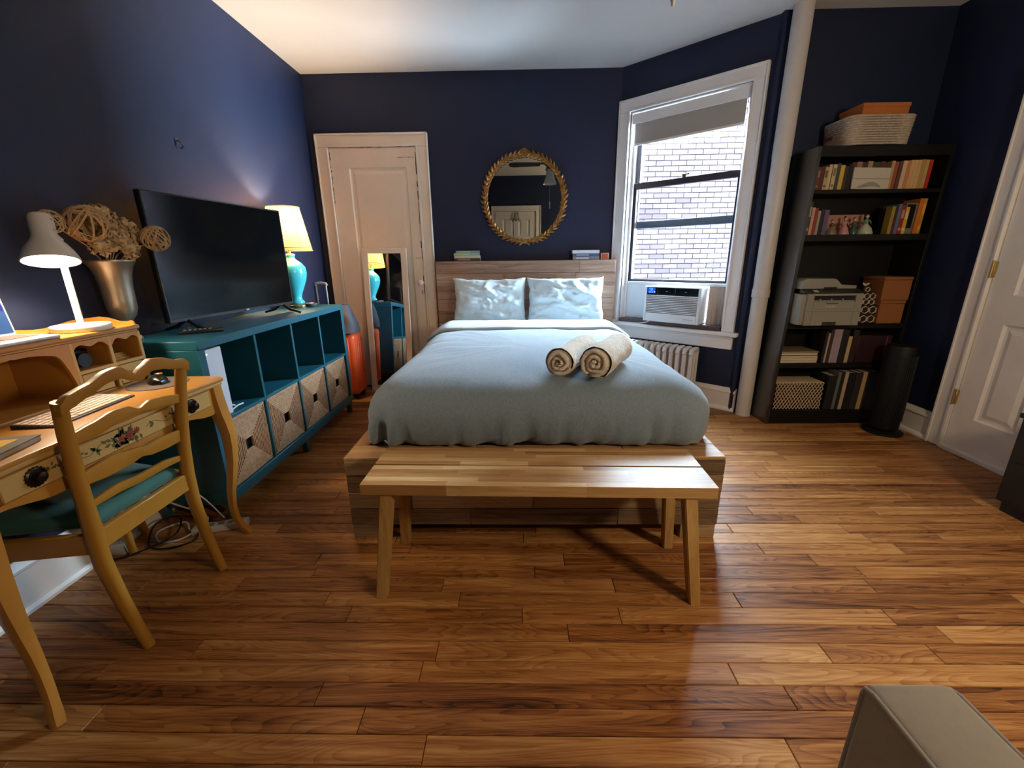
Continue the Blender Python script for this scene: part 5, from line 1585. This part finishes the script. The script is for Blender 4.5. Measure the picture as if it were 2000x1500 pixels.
rowB = [(1.9, 1.925, 0.205, '#2c352c', '#9a9a8a', 'dark green book at the left end of the second bookcase shelf'), (1.925, 1.945, 0.17, '#c08a7c', None, 'thin pink book left on the second bookcase shelf'), (1.945, 1.967, 0.165, '#7a3220', None, 'brick red book left on the second bookcase shelf'), (1.967, 1.985, 0.15, '#8d8578', None, 'thin grey book left on the second bookcase shelf'), (1.985, 2.008, 0.16, '#191516', None, 'black book left on the second bookcase shelf'), (2.01, 2.04, 0.155, '#564a6a', None, 'purple book beside the pink card on the second bookcase shelf'),
 (2.44, 2.463, 0.17, '#8f7a34', None, 'mustard book right of the figurines'), (2.465, 2.478, 0.165, '#4a2028', None, 'thin dark plum book on the second bookcase shelf'), (2.48, 2.502, 0.185, '#5d6478', None, 'blue grey book on the second bookcase shelf'), (2.502, 2.53, 0.175, '#7e2626', '#c07a6a', 'dark red book on the second bookcase shelf'), (2.53, 2.554, 0.165, '#c9a21c', '#c8c0b4', 'yellow book left of the black frame')]
for xa, xb, h, c, bd, lb in rowB:
    sbook(lb, xa-0.008, xb-0.008, 1.339, h, c, g, bd, d=0.05 if 'mustard' in lb else 0.13)
sbook('orange book near the right end of the second bookcase shelf', 2.622, 2.644, 1.339, 0.215, '#c06a24', g)
yb = sbook('yellow orange book at the right end of the second bookcase shelf', 2.598, 2.6215, 1.339, 0.215, '#b8801c', g, '#d8a020')
yb.location.x = 2.634-0.001; bpy.context.view_layer.update()
# keep the last two side by side
for o in list(COL.objects):
    if o.get('label', '').startswith('orange book near'): o.location.x = 2.6095
# framed picture standing among the books
pf = thing('picture_frame', 'small black picture with a grey border standing among the books of the second shelf', 'picture', (2.574, 3.03, 1.339))
Mp = Matrix.Translation((2.574, 3.03, 1.3391)) @ Matrix.Rotation(LEAN, 4, 'Y')
b = BM()
for d in ((-0.05, -0.042, 0, 0.19), (0.015, 0.023, 0, 0.19), (-0.042, 0.015, 0, 0.035), (-0.042, 0.015, 0.18, 0.19)): box(b, d[0], d[1], 0, 0.018, d[2], d[3], 0.001, Mp)
part('border', b, mat('frame_grey', '#6f6a60', rough=0.5), pf)
b = BM(); box(b, -0.042, 0.015, 0.004, 0.012, 0.035, 0.18, 0, Mp); part('picture', b, mat('picture_black', '#0c1010', rough=0.3), pf)
# white card with a wave, leaning on the books of the top shelf
cd_ = thing('greeting_card', 'large white card with a grey wave drawing standing in front of the top shelf books', 'card', (2.245, 3.014, 1.613))
Mc_ = Matrix.Translation((2.252, 3.012, 1.6131)) @ Matrix.Rotation(LEAN, 4, 'Y') @ Matrix.Rotation(-0.06, 4, 'X')
crd = mat('card_white', '#b9b2a2', rough=0.8)
b = BM(); box(b, -0.117, 0.117, 0, 0.012, 0, 0.128, 0.001, Mc_); part('card_body', b, crd, cd_)
b = BM()
tube(b, [(-0.115+0.23*i/16, -0.0006, 0.062+0.002*math.sin(i*1.9)) for i in range(17)], 0.0012, 5, M=Mc_)
part('fold_line', b, mat('card_line', '#6f6c62', rough=0.8), cd_)
b = BM(); prism(b, [(-0.08+0.15*i/20, 0.012+0.04*math.sin(PI*(i/20))**0.8*(0.5+0.5*i/20)) for i in range(21)]+[(0.07-0.15*i/20, 0.006+0.02*math.sin(PI*(1-i/20))*(1-i/20)) for i in range(1, 20)], 'y', -0.001, 0.0002, M=Mc_)
part('wave_drawing', b, mat('card_grey', '#8b8a7c', rough=0.8), cd_)
# pink card and porcelain figures on the second shelf
b = BM(); box(b, 2.04, 2.36, 3.15, 3.156, 1.3385, 1.472, 0.001); solo('pink_card', b, mat('pink_card', '#a9786a', rough=0.8), 'pink card standing behind the figurines on the second bookcase shelf', 'card')
por = lambda n, c: mat(n, c, rough=0.25, coat=0.3)
def figurine(label, x, y, zs, skirt, top, sc_, hair, skin='#c9a68e', wide=1.0, arms=None):
    t = thing('figurine', label, 'figurine', (x, y, zs), 0, 'porcelain figurines')
    b = BM(); lathe(b, [(0.036*wide, 0), (0.038*wide, 0.004), (0.034*wide, 0.02), (0.027*wide, 0.042), (0.016, 0.062), (0.0115, 0.07)], 20, (0, 0, 0)); bmesh.ops.scale(b, vec=(sc_,)*3, verts=b.verts[:]); part('skirt', b, skirt, t, smooth=60, local=True)
    b = BM(); lathe(b, [(0.0115, 0.068), (0.015, 0.08), (0.016, 0.09), (0.008, 0.098), (0.005, 0.102)], 16)
    for s in (-1, 1):
        tube(b, [(s*0.014, 0, 0.092), (s*0.026, -0.004, 0.08), (s*0.022, -0.014, 0.068)], [0.005, 0.0045, 0.0035], 7)
    bmesh.ops.scale(b, vec=(sc_,)*3, verts=b.verts[:]); part('bodice', b, top, t, smooth=60, local=True)
    b = BM(); tube(b, [(0, 0, 0.098), (0, 0, 0.106)], 0.005, 8); ball(b, (0, -0.001, 0.114), 0.0105, 12, sz=1.15); ball(b, (0, -0.0118, 0.1125), 0.0018, 6)
    bmesh.ops.scale(b, vec=(sc_,)*3, verts=b.verts[:]); part('face', b, por('porcelain_skin', skin), t, smooth=60, local=True)
    b = BM(); ball(b, (0, 0.003, 0.118), 0.0115, 10, sz=1.05); ball(b, (0, 0.008, 0.127), 0.006, 8)
    bmesh.ops.scale(b, vec=(sc_,)*3, verts=b.verts[:]); part('hair', b, hair, t, smooth=60, local=True)
hd = por('dark_hair_glaze', '#1f1712'); hb2 = por('brown_hair_glaze', '#6a4a34')
figurine('porcelain lady in a pink gown with dark hair, the middle figurine', 2.185, 3.075, 1.3385, por('pink_glaze', '#b98080'), por('pink_glaze', '#b98080'), 0.9, hd)
figurine('porcelain lady in a white and pale green gown, rightmost figurine', 2.318, 3.065, 1.3385, por('white_green_glaze', '#a9ac94'), por('green_glaze', '#5c7a62'), 1.0, hb2, wide=1.25)
figurine('porcelain lady in a dark green gown beside the white gowned one', 2.255, 3.085, 1.3385, por('dark_green_glaze', '#32493c'), por('dark_green_glaze', '#32493c'), 0.85, hb2, wide=0.95)
figurine('brown and grey porcelain figure with a round base, leftmost figurine', 2.095, 3.065, 1.3385, por('grey_glaze', '#77705e'), por('brown_glaze', '#5a3424'), 0.75, hb2, wide=1.3)
# printer
gr = mat('printer_grey', '#8a857a', rough=0.45); dg = mat('printer_dark', '#2a2826', rough=0.4)
pr_ = thing('printer', 'grey multifunction laser printer on the middle bookcase shelf', 'printer', (2.085, 3.02, 0.746))
PX0, PX1, PYF, PYB = 1.888, 2.288, 2.90, 3.20
b = BM(); box(b, PX0, PX1, PYF+0.02, PYB, 0.752, 0.96, 0.012, seg=2); part('body', b, gr, pr_)
b = BM()
for d in ((PX0+0.03, PX0+0.072, 0.752, 0.965), (PX1-0.055, PX1-0.008, 0.752, 0.965), (PX0+0.072, PX1-0.055, 0.752, 0.908), (PX0+0.072, PX1-0.055, 0.95, 0.965)): box(b, d[0], d[1], PYF, PYF+0.02, d[2], d[3], 0.002)
fpn = part('front_cover', b, gr, pr_)
b = BM(); box(b, PX0+0.072, PX1-0.055, PYF+0.012, PYF+0.019, 0.908, 0.95); part('paper_exit', b, mat('slot_black', '#0b0a0a', rough=0.8), pr_, smooth=0)
b = BM()
for k in range(3): box(b, PX0+0.11+k*0.075, PX0+0.118+k*0.075, PYF+0.004, PYF+0.012, 0.9085, 0.93)
prism(b, [(PYF+0.002, 0.9085), (PYF+0.012, 0.9085), (PYF+0.012, 0.92)], 'x', PX0+0.075, PX1-0.058); part('exit_ribs', b, gr, pr_, smooth=0)
b = BM(); box(b, PX0+0.155, PX0+0.235, PYF-0.0008, PYF, 0.896, 0.903); box(b, PX0+0.03, PX1-0.008, PYF-0.0005, PYF, 0.845, 0.847); box(b, PX0+0.085, PX1-0.07, PYF-0.0005, PYF, 0.861, 0.8625); part('seam', b, mat('seam_dark', '#4a463e', rough=0.6), fpn, smooth=0)
b = BM(); prism(b, [(PYF-0.002, 0.965), (PYF+0.06, 0.992), (PYF+0.07, 0.992), (PYF+0.07, 0.965)], 'x', PX0+0.01, PX1-0.005); part('control_panel', b, dg, pr_, smooth=0)
b = BM(); box(b, PX0+0.085, PX0+0.13, PYF+0.018, PYF+0.04, 0.975, 0.986, 0.002) if False else prism(b, [(PYF+0.014, 0.9725), (PYF+0.04, 0.9838), (PYF+0.04, 0.986), (PYF+0.014, 0.9745)], 'x', PX0+0.075, PX0+0.105); part('display', b, mat('lcd_grey', '#a8a294', rough=0.3), pr_, smooth=0)
b = BM()
prism(b, [(PX0+0.005, 0.992), (PX1-0.03, 0.992), (PX1-0.03, 1.012), (PX1-0.13, 1.018), (PX1-0.165, 1.052), (PX1-0.18, 1.058), (PX0+0.03, 1.058), (PX0+0.01, 1.045)], 'y', PYF+0.05, PYB-0.02, bev=0.004); part('document_feeder', b, gr, pr_)
b = BM(); box(b, PX0+0.155, PX0+0.24, PYF+0.047, PYF+0.052, 0.993, 1.004, 0.002); box(b, PX0+0.15, PX0+0.245, PYF-0.001, PYF+0.012, 0.752, 0.778, 0.002); part('grip_recess', b, dg, pr_)
tx = bpy.data.curves.new('brand_lettering', 'FONT'); tx.body = 'brother'; tx.size = 0.024; tx.extrude = 0.0004; tx.align_x = 'CENTER'
tmp = bpy.data.objects.new('brand_lettering', tx); COL.objects.link(tmp); bpy.context.view_layer.update()
tme = bpy.data.meshes.new_from_object(tmp.evaluated_get(bpy.context.evaluated_depsgraph_get()))
bpy.data.objects.remove(tmp)
to = bpy.data.objects.new('brand_lettering', tme); COL.objects.link(to); to.parent = fpn; tme.materials.clear()
to.matrix_local = WM[pr_.name].inverted() @ Matrix.Translation((PX0+0.19, PYF-0.0006, 0.872)) @ Matrix.Rotation(PI/2, 4, 'X'); tme.materials.append(mat('lettering_pale', '#b8b2a6', rough=0.5))
# feet of the printer
b = BM()
for x in (PX0+0.03, PX1-0.03):
    for y in (3.02, PYB-0.03): box(b, x-0.012, x+0.012, y-0.012, y+0.012, 0.746, 0.7525)
part('foot', b, dg, pr_, smooth=0)
# patterned gift boxes: ring pattern as raised rings
pat_b = mat('black_paper', '#120d0c', rough=0.6); pat_w = mat('cream_print', '#e2ccb4', rough=0.6)
def patterned(label, x0, x1, y0, y1, z0, z1, r, rows_, cols_, lid=True):
    t = thing('gift_box', label, 'box', ((x0+x1)/2, (y0+y1)/2, z0), 0, 'patterned gift boxes')
    b = BM(); box(b, x0, x1, y0, y1, z0, z1, 0.003); part('box_body', b, pat_b, t)
    b = BM()
    for i in range(rows_):
        for j in range(cols_):
            cx = x0+(x1-x0)*(j+0.5)/cols_; cz = z0+(z1-z0)*(i+0.5)/rows_
            tube(b, [(cx+r*math.cos(PI/6+PI*k/3), y0-0.0005, cz+r*math.sin(PI/6+PI*k/3)) for k in range(6)], 0.0075, 5, closed=True, flat=0.4)
    part('ring_print', b, pat_w, t, kind='stuff')
    return t
patterned('black box with cream rings at the bottom of the gift box stack by the printer', 2.318, 2.475, 3.015, 3.16, 0.7465, 0.872, 0.025, 2, 3)
t2 = patterned('smaller black box with cream rings in the middle of the gift box stack', 2.345, 2.46, 3.03, 3.14, 0.873, 0.953, 0.019, 2, 3)
t3 = patterned('smallest black and cream box topping the gift box stack', 2.382, 2.436, 3.045, 3.1, 0.954, 1.0, 0.015, 1, 1)
b = BM()
for s in (-1, 1): tube(b, [(2.409+s*(0.022*math.sin(PI*i/8)), 3.07, 1.0+0.026*(i/8)*(1.2-i/8)*2) for i in range(9)], 0.003, 5)
part('ribbon_bow', b, pat_w, t3)
kraft = mat('kraft_box', '#8c5527', rough=0.75, var=0.06, nscale=8)
for lb, x0, x1, z0, z1 in (('brown card box under another beside the gift boxes', 2.484, 2.652, 0.7465, 0.905), ('brown card box stacked on the other beside the gift boxes', 2.478, 2.665, 0.906, 1.062)):
    t = thing('card_box', lb, 'box', ((x0+x1)/2, 3.1, z0), 0, 'brown card boxes on the middle shelf')
    b = BM(); box(b, x0, x1, 3.0, 3.19, z0, z1-0.02, 0.004); part('box_body', b, kraft, t)
    b = BM(); box(b, x0-0.002, x1+0.002, 2.998, 3.192, z1-0.0198, z1, 0.003); part('lid', b, kraft, t)
# fourth shelf: magazines, folders
g = 'magazines lying on the fourth shelf'
z = 0.463
for lb, w_, t_, c in (('cream magazine at the bottom of the pile on the fourth shelf', 0.27, 0.018, '#b8a48e'), ('white magazine second in the pile on the fourth shelf', 0.272, 0.018, '#bfae98'), ('cream magazine third in the pile on the fourth shelf', 0.268, 0.016, '#b39c80'), ('dark magazine fourth in the pile on the fourth shelf', 0.265, 0.02, '#1d1614'), ('worn tan magazine on top of the pile on the fourth shelf', 0.27, 0.009, '#8f7a58')):
    flat_book(lb, 2.012, 3.12, z, w_, 0.19, t_, c, prg.uniform(-0.02, 0.02), g, 'pages'); z += t_+0.0004
g = 'folders on the fourth shelf'
for xa, xb, h, c, lb in ((2.166, 2.186, 0.23, '#1a1412', 'black folder beside the magazines on the fourth shelf'), (2.186, 2.2, 0.215, '#a5968a', 'thin pale folder beside the magazines on the fourth shelf'), (2.2, 2.222, 0.23, '#3a2422', 'dark maroon folder left of the lilac one'), (2.224, 2.282, 0.242, '#9a8794', 'wide lilac ring binder on the fourth shelf'), (2.284, 2.33, 0.24, '#151312', 'black binder right of the lilac one'), (2.332, 2.358, 0.19, '#b89e74', 'cream book right of the black binder on the fourth shelf'), (2.36, 2.4, 0.236, '#2a1a1a', 'dark binder right of the cream book')):
    sbook(lb, xa, xb, 0.463, h, c, g)
b = BM(); box(b, 2.405, 2.64, 3.02, 3.2, 0.4625, 0.66, 0.004); mb = solo('storage_box', b, mat('maroon_box', '#2a0f14', rough=0.5), 'dark maroon storage box on the right of the fourth bookcase shelf', 'box')
b = BM(); box(b, 2.6, 2.606, 3.019, 3.02, 0.51, 0.65); part('edge_stripe', b, mat('rose_stripe', '#6a3a44', rough=0.5), mb, smooth=0)
# lowest shelf: lattice basket and albums
lb_ = thing('lattice_basket', 'cream and black diamond patterned basket on the lowest bookcase shelf', 'basket', (2.065, 3.1, 0.105))
QX0, QX1, QZ0, QZ1 = 1.888, 2.232, 0.107, 0.312
b = BM(); box(b, QX0, QX1, 3.03, 3.2, QZ0, QZ1-0.004, 0.006); part('box_body', b, mat('basket_dark', '#1d120d', rough=0.8), lb_)
b = BM(); n = 14; st_ = (QX1-QX0)/n; hz = (QZ1-0.006-QZ0)
for i in range(-6, n+7):
    for s in (-1, 1):
        xa, za, xb, zb = QX0+i*st_, QZ0, QX0+i*st_+s*hz*0.62, QZ1-0.006
        def clip(xa, za, xb, zb):
            t0, t1 = 0, 1; dx = xb-xa
            for lim, sg in ((QX0, 1), (QX1, -1)):
                if dx*sg > 0: t0 = max(t0, (lim-xa)/dx)
                elif dx*sg < 0: t1 = min(t1, (lim-xa)/dx)
            return t0, t1
        t0, t1 = clip(xa, za, xb, zb)
        if t1-t0 > 0.03:
            tube(b, [(xa+(xb-xa)*t0, 3.0285, za+(zb-za)*t0), (xa+(xb-xa)*t1, 3.0285, za+(zb-za)*t1)], 0.0042, 4, flat=0.5)
for i in range(n):
    for j in range(5):
        cx, cz = QX0+(i+0.5)*st_, QZ0+hz*(j+0.5)/5
        box(b, cx-0.003, cx+0.003, 3.026, 3.03, cz-0.004, cz+0.004)
part('lattice_weave', b, mat('basket_cream', '#e0c49c', rough=0.7), lb_, smooth=0, kind='stuff')
b = BM(); box(b, QX0-0.003, QX1+0.003, 3.027, 3.203, QZ1-0.006, QZ1, 0.002); part('rim', b, mat('basket_cream', '#e0c49c'), lb_)
g = 'albums on the lowest shelf'
for xa, xb, h, c, lb in ((2.25, 2.31, 0.26, '#171514', 'black album right of the patterned basket'), (2.312, 2.336, 0.285, '#5c605e', 'grey album on the lowest bookcase shelf'), (2.338, 2.36, 0.285, '#1a1b1a', 'black album between the grey and cream ones'), (2.362, 2.388, 0.285, '#b59a7c', 'cream album left on the lowest bookcase shelf'), (2.39, 2.44, 0.28, '#1a1413', 'black album between the two cream ones'), (2.442, 2.49, 0.28, '#2c2624', 'dark brown album between the two cream ones'), (2.492, 2.522, 0.285, '#b08e62', 'tan album right on the lowest bookcase shelf'), (2.524, 2.62, 0.285, '#31372e', 'thick dark green album at the right end of the lowest bookcase shelf')):
    sbook(lb, xa, xb, 0.106, h, c, g)
# rope baskets on top of the bookcase
rope = mat('grey_rope', '#a99a8a', rough=0.9, var=0.18, nscale=60, bump=0.4, bscale=120)
tanl = mat('orange_cloth', '#b0642c', rough=0.8, var=0.05, nscale=10)
def rope_basket(label, cx, cy, z0, a, b_, h, lin, flare=0.012):
    t = thing('rope_basket', label, 'basket', (cx, cy, z0), 0, 'rope baskets on the bookcase')
    k = int(h/0.0135)
    b = BM()
    for i in range(k):
        ring = rrect(cx, cy, a+flare*i/k, b_+flare*i/k, 0.05, 44)
        tube(b, [(x, y, z0+0.007+i*0.0135) for x, y in ring], 0.0078, 6, closed=True)
    part('rope_coils', b, rope, t, smooth=60)
    b = BM(); R1, R0 = rrect(cx, cy, a+flare-0.008, b_+flare-0.008, 0.05, 44), rrect(cx, cy, a-0.006, b_-0.006, 0.045, 44)
    rows = [[(x, y, z0+0.006) for x, y in R0], [(x, y, z0+h-0.004) for x, y in R1]]
    V = sheet(b, rows, True); b.faces.new(V[0][::-1]); part('inner_wall', b, rope, t, smooth=60)
    return t
lid_z = KH
tb = rope_basket('pale rope basket with orange lining on top of the bookcase, the lower of the two', 2.232, 3.11, lid_z, 0.19, 0.125, 0.165, tanl)
tb2 = rope_basket('small rope basket with a brown leather tab at the pipe end of the bookcase top', 1.975, 3.055, lid_z, 0.07, 0.045, 0.13, tanl, 0.004) if False else None
b = BM(); box(b, 2.030, 2.0325, 3.12, 3.2, 1.925, 1.985, 0.001); part('leather_tab', b, mat('leather_tab', '#6a3a1e', rough=0.5), tb)
b = BM(); box(b, 2.113, 2.395, 3.01, 3.215, 1.873, 2.095, 0.004); box(b, 2.11, 2.398, 3.007, 3.218, 2.075, 2.1, 0.003)
solo('orange_box', b, tanl, 'orange lidded box standing in the rope basket on the bookcase', 'box')
# black tower fan on its round base
tf = thing('tower_fan', 'black cylindrical tower fan on a round base in front of the right bookcase end', 'fan', (2.575, 2.85, 0))
bp_ = mat('fan_black', '#08080a', rough=0.55, spec=0.3)
b = BM(); lathe(b, [(0.115, 0), (0.117, 0.004), (0.115, 0.014), (0.08, 0.024), (0.05, 0.03)], 32, (2.575, 2.85, 0)); part('base', b, bp_, tf, smooth=50)
b = BM(); lathe(b, [(0.06, 0.03), (0.082, 0.04), (0.085, 0.06), (0.087, 0.60), (0.082, 0.622), (0.06, 0.63), (0.02, 0.631)], 32, (2.575, 2.85, 0)); part('body', b, bp_, tf, smooth=50)
b = BM()
for i in range(14):
    a = -2.6+2.0*i/13
    tube(b, [(2.575+0.0885*math.cos(a), 2.85+0.0885*math.sin(a), 0.1), (2.575+0.0885*math.cos(a), 2.85+0.0885*math.sin(a), 0.56)], 0.0022, 5)
part('grille', b, mat('fan_grille', '#0c0c0e', rough=0.5), tf)

# ================================================================ sofa arm and dark dresser at the right edge
taupe = mat('taupe_upholstery', '#7d7263', rough=0.9, sheen=0.3, var=0.05, nscale=60, bump=0.15, bscale=400)
sf = thing('sofa', 'taupe upholstered sofa with piped edges, its arm in the near right corner', 'sofa', (1.36, -0.02, 0))
AX0, AX1, AY1, AY0, AH = 0.553, 0.692, 0.532, -0.45, 0.548
def arm(x0, x1):
    b = BM(); box(b, x0, x1, AY0, AY1, 0.10, AH, 0.014, seg=3)
    for v in b.verts:
        if v.co.z > AH-0.02: v.co.z += 0.006*(1-((v.co.x-(x0+x1)/2)/((x1-x0)/2))**2)
    a_ = part('arm', b, taupe, sf, smooth=50)
    b = BM()
    for x in (x0+0.003, x1-0.003):
        tube(b, [(x, AY0, AH-0.003), (x, AY1-0.02, AH-0.003), (x, AY1-0.006, AH-0.008), (x, AY1-0.003, AH-0.02), (x, AY1-0.003, 0.12)], 0.0048, 8)
    part('piping', b, taupe, a_, smooth=60)
arm(AX0, AX1); arm(2.10, 2.24)
b = BM(); box(b, AX1, 2.10, AY0, 0.46, 0.10, 0.26, 0.01); part('base', b, taupe, sf)
for k in range(2):
    x0 = AX1+0.004+k*0.704
    b = BM(); box(b, x0, x0+0.698, AY0+0.16, 0.475, 0.262, 0.42, 0.03, seg=3); part('seat_cushion', b, taupe, sf, smooth=60)
    b = BM(); box(b, x0, x0+0.698, AY0+0.03, AY0+0.16, 0.422, 0.78, 0.03, seg=3); part('back_cushion', b, taupe, sf, smooth=60)
b = BM(); box(b, AX0, 2.24, AY0-0.12, AY0, 0.10, 0.74, 0.02, seg=2); part('back', b, taupe, sf)
for x in (0.6, 2.19):
    for y in (-0.5, 0.47):
        b = BM(); cyl(b, (x, y, 0), (x, y, 0.1), 0.018, 0.026, 10); part('foot', b, blk, sf)
dr = thing('dresser', 'low black dresser at the right edge in front of the panelled door', 'dresser', (2.52, 1.45, 0))
dk = mat('dresser_black', '#0e0b0b', rough=0.45)
b = BM(); box(b, 2.335, 2.7, 1.02, 1.885, 0.05, 0.475, 0.003); part('carcass', b, dk, dr)
b = BM(); box(b, 2.325, 2.705, 1.01, 1.895, 0.475, 0.498, 0.003); part('top_board', b, dk, dr)
b = BM(); box(b, 2.35, 2.69, 1.04, 1.865, 0, 0.05); part('plinth', b, dk, dr)
for z0, z1 in ((0.07, 0.26), (0.275, 0.465)):
    b = BM(); box(b, 2.328, 2.335, 1.04, 1.865, z0, z1, 0.002); d_ = part('drawer', b, dk, dr)
    b = BM(); tube(b, [(2.328, 1.38, z1-0.06), (2.31, 1.385, z1-0.06), (2.31, 1.515, z1-0.06), (2.328, 1.52, z1-0.06)], 0.005, 6); part('handle', b, alu, d_)

# ================================================================ ceiling fan, seen in the round mirror
fn = thing('ceiling_fan', 'ceiling fan with dark blades and a frosted bell light seen in the round mirror', 'fan', (0.44, 1.47, H))
FX, FY = 0.44, 1.47
bzm = mat('fan_pewter', '#5a5650', rough=0.4, metal=0.7)
b = BM(); lathe(b, [(0.06, 0), (0.055, -0.03), (0.02, -0.05), (0.014, -0.06), (0.014, -0.12), (0.05, -0.13), (0.09, -0.15), (0.095, -0.2), (0.07, -0.235), (0.04, -0.25), (0.04, -0.28)], 28, (FX, FY, H)); part('motor', b, bzm, fn, smooth=50)
bld = mat('fan_blade', '#2f2a28', rough=0.5)
for i in range(4):
    a = PI+0.04+i*PI/2
    Mb = Matrix.Translation((FX, FY, H-0.215)) @ Matrix.Rotation(a, 4, 'Z') @ Matrix.Rotation(-0.3, 4, 'X')
    b = BM(); prism(b, [(0.14, -0.045), (0.5, -0.062), (0.565, -0.05), (0.59, 0), (0.565, 0.05), (0.5, 0.062), (0.14, 0.045)], 'z', -0.004, 0.004, M=Mb); box(b, 0.05, 0.17, -0.015, 0.015, 0.004, 0.009, 0, Mb); part('blade', b, bld, fn)
b = BM(); lathe(b, [(0.045, 0), (0.05, -0.02), (0.058, -0.09), (0.082, -0.165), (0.098, -0.195), (0.095, -0.197), (0.078, -0.165), (0.05, -0.06), (0.0, -0.03)], 28, (FX, FY, H-0.28), cap0=False, cap1=False); part('glass_bell', b, mat('frosted_glass', '#d2cec6', rough=0.3), fn, smooth=50)
b = BM(); cyl(b, (FX, FY, H-0.3), (FX, FY, 1.99), 0.0015, n=6); lathe(b, [(0.004, 0), (0.009, 0.02), (0.006, 0.05), (0.01, 0.07), (0.004, 0.1)], 10, (FX, FY, 1.895)); part('pull_chain', b, mat('chain_white', '#d6d6d6', rough=0.4), fn)
